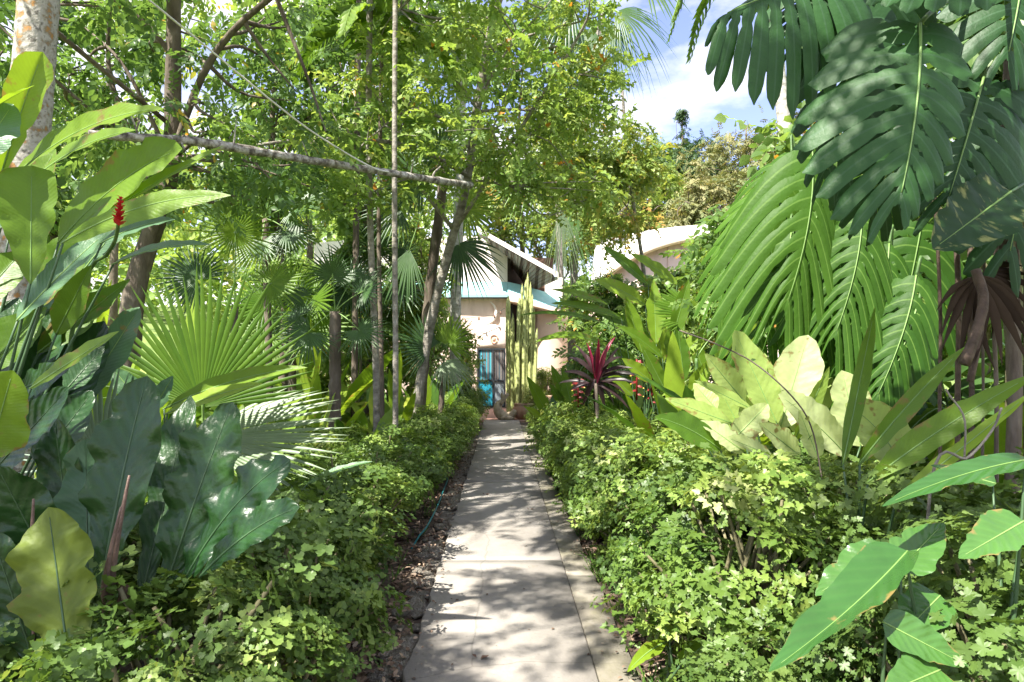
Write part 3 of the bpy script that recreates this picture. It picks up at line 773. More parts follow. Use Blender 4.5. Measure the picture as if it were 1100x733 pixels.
mb = MB(); ms = MB()
for a, b in zip(joints[:-1], joints[1:]):
    slab_mesh(mb, -.484, .478, a + .004, b - .004, 0, -.12, wl=.011, wr=.0006)
for a, b in ((-1.7, 2.6), (2.6, 5.0), (5.0, 7.6), (7.6, 10.6), (10.6, 14.2), (14.2, 17.0)):
    slab_mesh(ms, .4795, .69, a + .001, b - .001, -.007, -.12, .012, wl=.0002)
structure(mb.build('path', MC)); structure(ms.build('path_edge_strip', MCS))
mb = MB(); box(mb, (-3.2, 18.52, -.12), (3.4, 23.3, -.004), 0, .01)
structure(mb.build('terrace', M['tile']))

# ------------------------------------------------------------------ house
def mat_stripes(name, cols, scale, axis=0, rough=.8):
    m, N, L = new_mat(name); out = N.new("ShaderNodeOutputMaterial"); p = N.new("ShaderNodeBsdfPrincipled"); tcn = N.new("ShaderNodeTexCoord")
    sp = N.new("ShaderNodeSeparateXYZ"); L.new(tcn.outputs['Object'], sp.inputs[0])
    r = ramp(N, [(i / len(cols), c) for i, c in enumerate(cols)]); r.color_ramp.interpolation = 'CONSTANT'
    L.new(mth(N, L, 'FRACT', mth(N, L, 'MULTIPLY', sp.outputs[axis], scale)), r.inputs[0]); L.new(r.outputs[0], p.inputs['Base Color'])
    p.inputs['Roughness'].default_value = rough; p.inputs['Coat Weight'].default_value = .4; p.inputs['Coat Roughness'].default_value = .05; L.new(p.outputs[0], out.inputs['Surface']); return m


M['curtain'] = mat_stripes('striped_curtain', [(.02, .16, .22), (.10, .10, .10), (.03, .25, .32), (.14, .12, .11), (.02, .10, .14), (.05, .3, .36), (.08, .08, .085)], 3.1)
M['curtaindark'] = mat_stripes('dark_striped_curtain', [(.03, .03, .035), (.10, .09, .085), (.035, .06, .075), (.14, .125, .115)], 4.6)
M['greypane'] = noise_mat('grey_pane', [(.3, (.16, .19, .21)), (.7, (.22, .25, .27))], 2, .3, 0)

house = thing('house', 'pale pink stucco house with turquoise awning and blue glazed door at the path end', 'house', (0, 24, 0))
fy = lambda x: 24.0 + .035 * (np.asarray(x) + .6) ** 2
xx = np.linspace(-7, .2, 40); topz = np.where(xx < -.95, 6.02, 6.02 - (xx + .95) * .25)
def wall_prism(mb, xx, yf, zb, zt, th):
    n = len(xx); zb = np.broadcast_to(zb, (n,)); zt = np.broadcast_to(zt, (n,)); yf = np.broadcast_to(yf, (n,))
    V = np.stack([np.stack([xx, yf, zb], -1), np.stack([xx, yf, zt], -1), np.stack([xx, yf + th, zt], -1), np.stack([xx, yf + th, zb], -1)], 1)
    i = np.arange(n - 1)[:, None] * 4; j = np.arange(4)[None]; j2 = (j + 1) % 4
    F = np.stack([i + j, i + j2, i + 4 + j2, i + 4 + j], -1).reshape(-1, 4)
    mb.add(V.reshape(-1, 3), [F, np.array([[3, 2, 1, 0]]), np.arange(4)[None] + (n - 1) * 4])
mb = MB(); wall_prism(mb, xx, fy(xx), -.2, 3.82, .3); mb.build('wall', M['stucco'], house, smooth=False)
mb = MB(); wall_prism(mb, xx, fy(xx) + .004, 3.825, topz, .3); mb.build('upper_wall', M['stuccowhite'], house, smooth=False)
mb = MB()                                                     # turquoise lean-to awning
n = len(xx); V = np.stack([np.stack([xx, fy(xx) - .32, np.full(n, 3.84)], -1), np.stack([xx, fy(xx) - .32, np.full(n, 3.93)], -1), np.stack([xx, fy(xx) - .01, np.full(n, 4.40)], -1), np.stack([xx, fy(xx) - .01, np.full(n, 3.84)], -1)], 1)
i = np.arange(n - 1)[:, None] * 4; j = np.arange(4)[None]; j2 = (j + 1) % 4
mb.add(V.reshape(-1, 3), [np.stack([i + j, i + j2, i + 4 + j2, i + 4 + j], -1).reshape(-1, 4), np.array([[3, 2, 1, 0]]), np.arange(4)[None] + (n - 1) * 4])
aw = mb.build('awning', M['turq'], house, smooth=False)
mb = MB(); tube(mb, np.stack([xx, fy(xx) - .30, np.full(n, 3.81)], -1), .028, 6); mb.build('gutter', M['metal'], aw)
# door
dx0, dx1, dz1 = -.86, .12, 2.06
mb = MB()
for lo, hi in (((dx0, 0), (dx0 + .05, dz1)), ((dx1 - .05, 0), (dx1, dz1)), ((dx0 + .05, dz1 - .06), (dx1 - .05, dz1)), ((dx0 + .05, 0), (dx1 - .05, .05)), ((-.33, .05), (-.27, dz1 - .06)), ((dx0 + .05, .90), (-.33, .96)), ((-.27, .90), (dx1 - .05, .96))):
    box(mb, (lo[0], 23.90, lo[1] + .002), (hi[0], 24.05, hi[1]), 0, .006)
dr = mb.build('door', M['metal'], house, smooth=False)
for nm, lo, hi, mt in (('pane', (dx0 + .05, .05), (-.33, .90), 'glassblue'), ('pane', (-.27, .05), (dx1 - .05, .90), 'greypane'), ('pane', (dx0 + .05, .96), (-.33, dz1 - .06), 'curtain'), ('pane', (-.27, .96), (dx1 - .05, dz1 - .06), 'curtaindark')):
    mb = MB(); box(mb, (lo[0], 23.95, lo[1]), (hi[0], 23.97, hi[1])); mb.build(nm, M[mt], dr, smooth=False)
# plaster hood arch over the door, with a small red medallion; crescent ornament
mb = MB(); a = np.linspace(0, PI, 25); cx_ = (dx0 + dx1) / 2
ox = cx_ - .60 * np.cos(a); oz = dz1 + .02 + .82 * np.sin(a) ** .8; V = np.concatenate([np.stack([ox, np.full(25, 23.91), oz], -1), np.stack([cx_ + (ox - cx_) * 1.06, np.full(25, 24.1), dz1 + .02 + (oz - dz1 - .02) * 1.06], -1)])
mb.add(V, [np.stack([np.arange(24), np.arange(1, 25), np.arange(26, 50), np.arange(25, 49)], -1), np.arange(25)[None, ::-1], np.array([[0, 25, 49, 24]])])
mb.build('door_hood', M['stucco'], house)
mb = MB(); box(mb, (dx0 - .08, 23.92, 0), (dx0 - .002, 24.06, dz1), 0, .012); box(mb, (dx1 + .002, 23.92, 0), (dx1 + .075, 24.04, dz1), 0, .012); mb.build('door_surround', M['stucco'], house)
mb = MB(); a = np.linspace(0, 2 * PI, 17)[:-1]
tube(mb, np.stack([-.27 + .12 * np.cos(a) + .02 * np.sin(2 * a), np.full(16, 23.893), 2.38 + .15 * np.sin(a)], -1), .022, 6); box(mb, (-.33, 23.885, 2.32), (-.22, 23.93, 2.44), 0, .01); mb.build('relief', M['salmon'], house)
mb = MB(); a = np.linspace(-1.75, 1.05, 26); tube(mb, np.stack([-.62 + .42 * np.cos(a), np.full(26, 23.93), 3.32 + .42 * np.sin(a)], -1), .045 * np.sin(np.linspace(.15, PI - .15, 26)) + .01, 8); mb.build('crescent_ornament', M['stuccowhite'], house)
# bulb string along the wall
bs = MB(); P = smooth_path([(-1.5, 23.5, 3.0), (-1.0, 23.6, 3.12), (-.3, 23.7, 3.2), (.1, 23.7, 3.45)], 24); tube(bs, P, .008, 5)
sl = tag(bs.build('bulb_string', M['metal']), 'thin dark wire of small brown bulbs strung along the pink wall', 'light string')
for k in (4, 10, 16, 20):
    b_ = MB(); lathe(b_, [(.005, 0), (.02, .0), (.03, -.05), (.035, -.09), (.005, -.13)], P[k], 10); b_.build('bulb', M['wood'], sl)
# opening beside the door, its inner shade painted as dark panels
mb = MB(); box(mb, (.22, 25.6, -.1), (1.3, 25.8, 5.4)); box(mb, (.202, 24.06, -.1), (.30, 25.58, 5.3)); mb.build('opening_shade_panels', M['dark'], house, smooth=False)
mb = MB(); box(mb, (.32, 24.1, .004), (.40, 24.2, 3.7), 0, .01); box(mb, (1.02, 24.1, .004), (1.10, 24.2, 3.7), 0, .01); mb.build('post', M['metal'], house)
mb = MB(); box(mb, (.45, 25.5, .3), (1.0, 25.56, 2.2)); mb.build('inner_curtain', M['curtaindark'], house, smooth=False)
mb = MB(); lathe(mb, [(.60, -.1), (.60, 1.2), (.605, 2.4), (.62, 3.52)], (1.76, 24.55, 0), 40); mb.build('round_wall', M['stuccotan'], house)
# canopy slab over the opening
mb = MB(); q = np.linspace(0, 1, 14); ex = .204 + 1.9 * q; ez = 3.80 - .42 * q ** 1.2; ey = 23.35 + .15 * q
wall_prism(mb, ex, ey, ez - .13, ez + .02, 1.1); mb.build('canopy_slab', M['stucco'], house, smooth=False)
mb = MB(); V = np.stack([np.stack([ex, ey + .05, ez + .03], -1), np.stack([ex, ey + .65, ez + .60 - .1 * q], -1)], 1).reshape(-1, 3)
V2 = V + np.array([0, .05, -.03]); mb.add(np.vstack([V, V2]), [grid_faces(14, 2), grid_faces(14, 2)[:, ::-1] + 28]); mb.build('canopy_top', M['turq'], house, smooth=False)
mb = MB(); box(mb, (1.55, 24.05, 3.55), (2.15, 24.6, 4.55), 0, .02); mb.build('end_wall', M['stuccowhite'], house, smooth=False)
# corrugated roof, seen from below
A_, B_ = at(511, 250, 22.8), at(600, 300, 22.8); A2, B2 = at(541, 276, 26.2), at(569, 314, 24.6)
nr = 45; q = np.linspace(0, 1, nr)[:, None]; zig = (np.arange(nr) % 2 * .05)[:, None] * np.array([0, 0, 1.0])
e0 = A_ * (1 - q) + B_ * q + zig; e1 = A2 * (1 - q) + B2 * q + zig
mb = MB(); mb.add(np.stack([e0, e1], 1).reshape(-1, 3), grid_faces(nr, 2)); rf = mb.build('roof', mat_stripes('roof_sheet', [(.33, .30, .27), (.10, .07, .055), (.30, .27, .24), (.17, .12, .09), (.36, .33, .30)], 1.9), house, smooth=False)
mb = MB(); up = np.array([0, 0, .14]); mb.add(np.stack([e0[:, :] - zig + up * .4, e0 - zig + up * 1.6, e1 - zig + up * 1.6, e1 - zig + up * .4], 1).reshape(-1, 3), grid_faces(nr, 4)); mb.build('roof_slab', M['stuccowhite'], house, smooth=False)
mb = MB(); box(mb, (.22, 26.3, 3.6), (2.0, 26.5, 5.6)); mb.build('roof_void_panel', M['wood'], house, smooth=False)  # brown panel stands in for the dark shaded void under the roof

# second, vaulted building
vault = thing('vaulted_building', 'pale vaulted pink building with ribbed shell roof behind the banana plants', 'building', (5, 24, 0))
ev = smooth_path([at(634, 312, 24), at(655, 293, 23.2), at(690, 271, 22.8), at(735, 257, 22.8), at(800, 250, 23), at(860, 250, 24)], 40)
rg = smooth_path([at(640, 262, 27), at(655, 256, 27), at(690, 249, 27), at(735, 243, 27), at(800, 240, 27), at(860, 240, 28)], 40)
mb = MB(); rows = [ev * (1 - t) + rg * t + np.array([0, 0, .10 * math.sin(PI * t)]) for t in np.linspace(0, 1, 9)]
mb.add(np.stack(rows, 1).reshape(-1, 3), grid_faces(40, 9)); mb.build('roof', M['stuccowhite'], vault)
mb = MB()
for k in (4, 11, 17, 22, 27, 32, 36): tube(mb, np.array([r[k] for r in rows]) + np.array([0, 0, .012]), .032, 5)
mb.build('roof_seam', noise_mat('grey_seam', [(.3, (.30, .27, .28)), (.7, (.40, .37, .38))], 4, .8, 0), vault)
mb = MB(); tube(mb, ev + np.array([0, -.06, -.04]), .085, 8); mb.build('eave_beam', M['stuccotan'], vault)
mb = MB(); lo = ev.copy(); lo[:, 2] = -.2; lo[:, 1] += .25; hi = ev.copy(); hi[:, 1] += .25; hi[:, 2] -= .05
lo2, hi2 = lo + np.array([0, .25, 0]), hi + np.array([0, .25, 0])
mb.add(np.stack([lo, hi, hi2, lo2], 1).reshape(-1, 3), grid_faces(40, 4)); mb.build('wall', M['stucco'], vault)
mb = MB()
for k in (15, 21, 28): tube(mb, np.array([hi[k] + np.array([0, -.02, 0]), lo[k] + np.array([0, -.02, 0])]), .02, 5)
mb.build('wall_joint', M['stuccotan'], vault)

# ------------------------------------------------------------------ terrace objects
mb = MB(); box(mb, (1.15, 19.3, -.004), (3.6, 19.55, .62), 0, .02)
tag(mb.build('planter_wall', M['salmon']), 'low salmon coloured plaster wall behind the cordyline', 'wall')
pc = at(563, 452, 18.9); pc[2] = -.003
pot = thing('flower_pot', 'round worn terracotta pot standing beside the carved stone figure', 'pot', pc)
mb = MB(); lathe(mb, [(.15, 0), (.25, .04), (.32, .16), (.33, .24), (.29, .34), (.25, .39), (.275, .40), (.275, .43), (.22, .43), (.2, .36), (.02, .35)], pc, 32); mb.build('vessel', M['terra'], pot)
mb = MB(); lathe(mb, [(.01, .38), (.1, .385), (.205, .37)], pc, 20); mb.build('potting_soil', M['bark'], pot)
sc_ = at(544, 452, 18.7); sc_[2] = -.003
mb = MB(); a = np.linspace(2.2, 6.1, 26); tube(mb, np.stack([sc_[0] + .24 * np.cos(a), sc_[1] + .02 * np.sin(3 * a), .30 + .22 * np.sin(a)], -1), .04 + .10 * np.sin(np.linspace(.35, PI - .3, 26)), 14, rough=.03)
tube(mb, smooth_path([(sc_[0] - .17, sc_[1], .42), (sc_[0] - .05, sc_[1], .60), (sc_[0] + .06, sc_[1], .70)], 10), np.linspace(.075, .05, 10), 10, rough=.03)
tube(mb, smooth_path([(sc_[0] - .10, sc_[1], .50), (sc_[0] - .11, sc_[1], .66), (sc_[0] - .13, sc_[1], .74)], 8), np.linspace(.05, .03, 8), 8)
lathe(mb, [(.22, -.02), (.24, .03), (.15, .10), (.03, .12)], (sc_[0], sc_[1], .02), 16)
tag(mb.build('stone_carving', M['stonecarve']), 'curled carved stone creature at the end of the concrete path', 'sculpture')

# columnar cactus
cb_ = at(560, 448, 20.3); cb_[2] = -.06
cac = thing('columnar_cactus', 'tall columnar cactus with many upright stems beside the blue door', 'cactus', cb_)
def cactus_stem(x0, x1, ytop, r, y0=None, d=20.3, ybase=None):
    m_ = MB(); d = d + RNG.uniform(-.22, .22); b = at(x0, 448, d); b[2] = -.05 if ybase is None else at(0, ybase, d)[2]; t = at(x1, ytop, d)
    P = smooth_path([b, [b[0] * .3 + t[0] * .7, d, b[2] + .25 * (t[2] - b[2])], t], 26)
    rr = r * np.clip(np.sqrt(np.linspace(1, 0, 26) * 14), 0, 1) * (1 + .07 * np.sin(np.linspace(0, 26, 26))); k = 14
    T = unit(np.gradient(P, axis=0)); u_ = unit(np.cross(T, [0, 1, 0])); w_ = np.cross(T, u_); a_ = np.arange(k) / k * 2 * PI; star = 1 + .16 * (-1) ** np.arange(k)
    V = P[:, None] + (rr[:, None] * star[None])[..., None] * (np.cos(a_)[None, :, None] * u_[:, None] + np.sin(a_)[None, :, None] * w_[:, None])
    i_ = np.arange(25)[:, None] * k; j_ = np.arange(k)[None]; jj_ = (j_ + 1) % k
    m_.add(V.reshape(-1, 3), np.stack([i_ + j_, i_ + jj_, i_ + k + jj_, i_ + k + j_], -1).reshape(-1, 4)); m_.build('stem', M['cactus'], cac, smooth=False)
for x0, x1, yt, r, yb in ((547, 546, 316, .07, None), (550, 550, 352, .045, None), (553, 551, 336, .045, None), (555, 557, 322, .045, None), (557, 561, 304, .045, None), (559, 564, 312, .04, None), (561, 567, 292, .045, None), (562, 570, 302, .042, None), (563, 574, 330, .04, None), (564, 577, 352, .04, None),
                          (558, 559, 330, .045, None), (560, 563, 345, .045, None), (556, 554, 366, .04, None), (562, 566, 325, .045, None), (564, 571, 345, .04, None), (565, 574, 372, .04, None), (560, 560, 378, .045, None), (566, 569, 388, .04, None), (558, 565, 300, .036, 372), (563, 572, 316, .036, 380), (561, 558, 318, .036, 385)):
    cactus_stem(x0, x1, yt, r, ybase=yb)

# ------------------------------------------------------------------ trees
UP = np.array([0, 0, 1.0])
def A(px, py, d): return at(px, py, d)
def ground_at(px, d):
    x = (px - CX) / F_PX * d; return np.array([x, d, float(gz(x, d)) - .05])

TREES = 'trees shading the garden'
t1 = [ground_at(132, 8.3), A(137, 380, 8.3), A(150, 290, 8.3), A(182, 190, 8.2), A(186, 60, 8.0), A(190, -80, 7.6), A(220, -240, 7.0)]
make_tree('shade_tree', 'brown barked shade tree with forked trunk behind the banana leaves', 'tree', t1, .16, .045,
          [(-4.3, 7.6, 5.0, 2.3, 1.8, 1.3, 5.5), (-4.5, .0, 6.4, 1.15, .85, .6, 3.4), (-2.8, .9, 6.5, .75, .75, .5, 1.9), (-.4, .5, 6.4, .95, .8, .5, 3.0), (-3.0, 3.0, 6.6, 1.3, 1.2, .7, 1.8), (-5.6, 4.5, 6.2, 1.4, 1.6, 1.2, 1.6), (-3.0, 7.4, 3.9, 1.7, 1.0, .6, 2.4)],  # middle clumps hang unseen overhead, added to shade leaves, path and monstera
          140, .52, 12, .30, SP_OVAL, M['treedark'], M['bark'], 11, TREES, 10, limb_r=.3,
          extra=[([A(182, 190, 8.2), A(205, 110, 7.9), A(240, 45, 7.6), A(300, -10, 7.2), A(380, -70, 6.8)], .05, .025),
                 ([A(186, 60, 8.0), A(150, 20, 7.8), A(90, -20, 7.5)], .035, .02), ([A(170, 215, 8.2), A(120, 90, 8.4), A(118, 0, 8.2)], .04, .02)])
t2 = [ground_at(445, 11), A(446, 450, 11), A(462, 350, 11), A(482, 270, 10.8), A(500, 205, 10.6), A(512, 120, 10.4), A(530, 20, 10.2), A(560, -60, 10)]
make_tree('light_leaved_tree', 'slender slanting tree with light yellow-green leaves arching over the path', 'tree', t2, .085, .05,
          [(-.3, 9.6, 5.7, 2.0, 1.5, 1.4, 7), (.75, 9.9, 4.5, 1.0, 1.0, .8, 2.4), (-1.4, 9.0, 4.6, 1.3, 1.1, .9, 2.6), (.1, 9.0, 6.8, 2.2, 1.8, .9, 2.4), (1.05, 10.2, 5.7, .8, .8, .9, 1.5)],
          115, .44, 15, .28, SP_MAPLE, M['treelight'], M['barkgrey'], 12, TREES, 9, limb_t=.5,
          extra=[([A(510, 150, 10.4), A(480, 130, 10), A(440, 118, 9.6), A(395, 150, 9.2)], .035, .012), ([A(512, 120, 10.4), A(560, 118, 10.2), A(600, 125, 10)], .03, .01),
                 ([A(505, 190, 10.5), A(460, 165, 10), A(410, 152, 9.6), A(330, 150, 9), A(250, 160, 8.6)], .04, .02), ([A(530, 20, 10.2), A(470, 20, 9.6), A(430, 10, 9.2)], .03, .012)])
t3 = [ground_at(705, 15.5), A(700, 380, 15.5), A(690, 280, 15.3), A(676, 190, 15), A(668, 90, 14.6)]
make_tree('yellowing_tree', 'tree with yellowing and orange-tinged leaves above the vaulted roof', 'tree', t3, .06, .03,
          [(1.9, 14.5, 5.7, 1.0, 1.2, 1.2, 5), (2.7, 14.6, 5.9, .7, .9, .6, 2.0), (2.4, 14.8, 4.7, .8, 1.0, .4, 1.2), (1.4, 14.5, 6.1, 1.1, 1.1, 1.1, 3)], 62, .5, 18, .36, SP_MAPLE, M['treeautumn'], M['barkgrey'], 13, TREES, 8)
make_tree('yellowing_tree', 'sparse yellowing tree overhanging the pink roof of the house', 'tree', [ground_at(590, 29), A(590, 300, 29), A(588, 210, 29)], .16, .06,
          [(2.2, 28.0, 7.2, 2.8, 1.4, 1.6, 5), (-1.0, 27.6, 8.0, 2.2, 1.2, 1.6, 3), (4.3, 28.5, 8.2, 2.0, 1.5, 2.0, 2)], 60, .8, 14, .66, SP_MAPLE, M['treeautumn'], M['barkgrey'], 14, TREES, 6)
# middle distance left: several crowns at growing distance
mid = [(300, 12.5, 40, 'tree', 'mid-green tree behind the leaning trunk with crown over the fan palms', 21, 1.4, 'treedark', SP_OVAL),
       (60, 11.5, 30, 'treedark', 'dark leaved tree behind the lichen-spotted palm trunk', 22, 1.6, 'treedark', SP_OVAL_B),
       (395, 15, 60, 'tree', 'bushy green tree rising behind the thin pale trunks', 23, 1.6, 'tree', SP_OVAL_B),
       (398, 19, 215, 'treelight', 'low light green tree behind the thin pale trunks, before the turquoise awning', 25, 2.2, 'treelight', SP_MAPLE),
       (560, 31, 60, 'tree', 'dense green tree standing behind the house roof', 26, 3.6, 'tree', SP_OVAL_B),
       (120, 21, 0, 'treelight', 'sunlit tree far back between the two left trunks', 27, 3.4, 'treelight', SP_OVAL),
       (330, 26, 10, 'treelight', 'sunlit pale green tree at the back of the lawn bank', 28, 3.8, 'treelight', SP_OVAL_B)]
for px, d, ytop, mk, lab, sd, rr, mt, T in mid:
    g0 = ground_at(px, d); zt = A(px, ytop, d)[2]; zc = A(px, 170, d)[2]
    make_tree('broadleaf_tree', lab, 'tree', [g0, g0 + [.1, 0, zc * .5], [g0[0] - .15, d, zc], [g0[0] + .1, d - .2, zt]], .05 + .004 * d, .03,
              [(g0[0], d, zc + .4, rr, rr * .7, (zt - zc) * .55 + .3, 3), (g0[0] + .3, d - .3, zt, rr * 1.1, rr * .8, 1.6, 3), (g0[0] - .4, d, zc - .9, rr * .8, rr * .6, .7, 1)], int(42 + 10 * rr), .42 * rr ** .6, 14, .20 + .016 * d, T, M[mt], M['bark'], sd, TREES, 7)
# tall pale palm trunk behind the monstera + right background
far = [(732, 62, 112, 'slim dark conifer-like tree standing alone against the sky', 31, 'conifer', 1.0, 3.6), (705, 66, 150, 'rounded dark tree beside the slim one on the skyline', 32, 'tree', 3.0, 4.5), (748, 58, 150, 'olive-green tree on the skyline right of the slim tree', 33, 'conifer', 2.8, 4.5),
       (800, 46, 128, 'broad tan-leaved tree on the skyline below the cloud', 34, 'treetan', 4.6, 4.2), (862, 44, 120, 'tan and green tree partly behind the pale palm trunk', 35, 'treetan', 3.8, 4.5), (765, 36, 190, 'brownish tree crown just above the vaulted roof', 36, 'treetan', 2.6, 3.6),
       (690, 40, 175, 'yellow-green tree behind the vaulted roof', 37, 'treeautumn', 2.8, 3.6), (640, 44, 160, 'green tree far behind the hanging palm frond', 38, 'tree', 3.2, 4.0), (930, 40, 120, 'dark green tree hidden mostly by the big monstera', 39, 'tree', 4.5, 4.2)]
for px, d, ytop, lab, sd, mt, rr, hh in far:
    g0 = ground_at(px, d); zt = A(px, ytop, d)[2]; zb = A(px, 270, d)[2]
    if rr < 1.5: el = [(g0[0], d, zt - 1.0 - k * 1.0, .30 + .16 * k, .30 + .16 * k, .75, 1) for k in range(8)]
    else: el = [(g0[0], d, zt - rr * .75, rr, rr, rr * .75, 3), (g0[0] + rr * .5, d - 1, zt - rr * 1.3, rr * .8, rr * .8, rr * .8, 2), (g0[0] - rr * .5, d - 1, zt - rr * 1.5, rr * .8, rr * .8, rr * .9, 2)]
    make_tree('distant_tree', lab, 'tree', [g0, [g0[0], d, zb], [g0[0] + .1, d, zt - .6]], .25, .05, el, 70 if rr > 1.5 else 46, .30 * rr if rr > 1.5 else .35, 34 if rr > 1.5 else 18, .6 if rr > 1.5 else .5, SP_OVAL, M[mt], M['bark'], sd, 'trees on the skyline', 8)

# right middle distance greenery
rgt = [(792, 8.5, 215, 'dark green small tree behind the fan palm by the vaulted building', 41, .38, 'tree', SP_OVAL, .30, 270), (885, 12, 90, 'leafy tree behind the pale palm trunk', 42, 1.7, 'tree', SP_OVAL_B, .5, 240), (960, 10, 150, 'sunlit tree in the gap beneath the big monstera leaf', 43, 1.6, 'treelight', SP_OVAL, .45, 300),
       (1060, 9, 60, 'dark tree behind the hanging dry palm leaf', 44, 1.7, 'treedark', SP_OVAL_B, .45, 240), (790, 13, 225, 'bushy tree with long leaves beside the vaulted roof', 45, .7, 'tree', SP_OVAL, .36, 270), (1090, 5.2, -60, 'dense dark tree at the right border behind the monstera leaves', 47, 1.15, 'treedark', SP_OVAL_B, .36, 60), (1010, 15, 200, 'light tree far behind the dark aerial roots', 46, 2.2, 'treelight', SP_OVAL, .5, 300)]
for px, d, ytop, lab, sd, rr, mt, T, sl, yc in rgt:
    g0 = ground_at(px, d); zt = A(px, ytop, d)[2]; zc = A(px, yc, d)[2]
    make_tree('broadleaf_tree', lab, 'tree', [g0, [g0[0], d, zc * .6], [g0[0] + .1, d, zt - .2]], .07, .025, [(g0[0], d, zc, rr, rr * .8, (zt - zc) * .9 + .1, 3), (g0[0], d, zc - .5, rr * 1.0, rr * .8, .8 * min(1, rr), 2)], int(34 + 12 * rr), .36, 13, sl, T, M[mt], M['twig'], sd, TREES, 7)

# palms ---------------------------------------------------------------
def palm_trunk(mb, pts, r0, r1, n=40, ring=.03, k=14):
    P = smooth_path(pts, n); rr = np.linspace(r0, r1, n) * (1 + ring * (np.arange(n) % 2)) * (1 + .25 * np.exp(-np.arange(n) / 2))
    tube(mb, P, rr, k, 0, rough=.012); return P

pw = thing('coconut_palm', 'thick pale palm trunk spotted with orange lichen, top left', 'palm', ground_at(12, 5.0))
mb = MB(); P = palm_trunk(mb, [ground_at(8, 5.0), A(14, 330, 5.0), A(30, 150, 5.0), A(42, 0, 5.0), A(60, -220, 5.0), A(66, -420, 4.9)], .15, .115, 60); mb.build('trunk', M['barklichen'], pw)
for k in range(11):
    a = k * 2.4; dv = np.array([math.cos(a), math.sin(a), 0]); L_ = RNG.uniform(2.2, 2.9); c = P[-1]
    mb = MB(); frond(mb, [c, c + dv * L_ * .4 + UP * .8, c + dv * L_ * .8 + UP * .5, c + dv * L_ - UP * .4], .62, 34, .5, 0, 1, .02); mb.build('frond', [M['fandark'], M['rib']], pw)

pr = thing('pale_palm', 'pale ringed palm trunk rising behind the monstera leaves', 'palm', ground_at(846, 13))
mb = MB(); P = palm_trunk(mb, [ground_at(860, 13), A(856, 300, 13), A(846, 170, 13), A(836, 70, 13), A(833, 10, 13), A(832, -40, 13)], .14, .105, 60); mb.build('trunk', M['barkwhite'], pr)
for k in range(10):
    a = k * 2.4 + .4; dv = np.array([math.cos(a), math.sin(a), 0]); c = P[-1]; L_ = 2.1
    mb = MB(); frond(mb, [c, c + dv * L_ * .35 + UP * .5, c + dv * L_ * .75 - UP * .1, c + dv * L_ * .95 - UP * 1.2], .5, 34, .9, 0, 1, .02); mb.build('frond', [M['fan'], M['rib']], pr)

def fan_palm(name, label, base, crown, leaves, trunk_r=.06, bmat='bark', mats=('fan', 'rib'), group='fan palms', trunk_mid=None):
    """leaves: list of (hub, axis, normal, R, spread, kw)"""
    root = thing(name, label, 'palm', base, group)
    mb = MB(); P = smooth_path([base] + ([trunk_mid] if trunk_mid is not None else []) + [crown], 24)
    tube(mb, P, np.linspace(trunk_r, trunk_r * .85, 24) * (1 + .10 * (np.arange(24) % 2)), 10, 0, rough=.07); mb.build('trunk', M[bmat], root)
    for lf in leaves:
        hub, ax, nr_, R_ = lf[:4]; sp = lf[4] if len(lf) > 4 else 120; kw = dict(lf[5]) if len(lf) > 5 else {}
        mt = kw.pop('m', mats[0]); hub = np.asarray(hub, float)
        mb = MB(); fan_leaf(mb, hub, ax, nr_, R_, sp, **kw); lo = mb.build('leaf', M[mt], root)
        mb = MB(); c = np.asarray(crown, float); P = bez(c, (c + hub) / 2 + UP * .12 * np.linalg.norm(hub - c), hub + unit(ax) * R_ * .06, 12); tube(mb, P, np.linspace(.014, .008, 12) * max(.7, R_), 6); mb.build('stalk', M[mats[1]], lo)
    return root

V3 = lambda *a: np.array(a, float)
# the big bright fan and its neighbour
fan_palm('fan_palm', 'large bright green fan palm with upright pleated leaf behind the dark glossy leaves', ground_at(225, 4.7), A(222, 560, 4.7),
         [(A(217, 438, 4.55), V3(.05, .0, 1), V3(0, -1, .25), 1.02, 80, dict(nseg=38, fused=.55, droop=.08, jit=.025, rnd=.2))], .05)
fan_palm('fan_palm', 'fan palm leaf with sun glare painted in pale, spreading low over the hedge', ground_at(235, 5.3), A(232, 560, 5.3),
         [(A(212, 474, 4.9), V3(.92, -.1, .16), V3(-.25, -.75, .6), 1.12, 38, dict(nseg=30, fused=.66, droop=.12, rnd=.6, m='fanpale')),  # sun glare on the upper leaf put into a pale leaf colour
          (A(215, 492, 4.8), V3(.97, -.15, -.12), V3(0, -.5, .85), .98, 40, dict(nseg=26, fused=.62, droop=.16, rnd=.75, m='fan'))], .05)
fan_palm('fan_palm', 'grey-blue fan palm leaf behind the largest dark leaf', ground_at(120, 3.9), A(118, 560, 3.9),
         [(A(108, 500, 3.85), V3(-.25, 0, 1), V3(.2, -1, .3), .62, 52, dict(nseg=22, fused=.55, droop=.1, m='fanblue')), (A(112, 505, 3.8), V3(-.9, 0, .25), V3(.1, -.8, .6), .5, 40, dict(nseg=14, m='fanblue'))], .04)
def ring_fans(c, dirs, R, stalk, facing=V3(0, -1, .2), spread=135, **kw):
    out = []
    for (dx, dz, dy) in dirs:
        d_ = unit(V3(dx, dy, dz)); out.append((np.asarray(c) + d_ * stalk, d_, unit(facing + .35 * UP + V3(-dx * .3, 0, .3 * abs(dx))), R * RNG.uniform(.85, 1.1), spread, dict(kw)))
    return out
c = A(252, 330, 9)
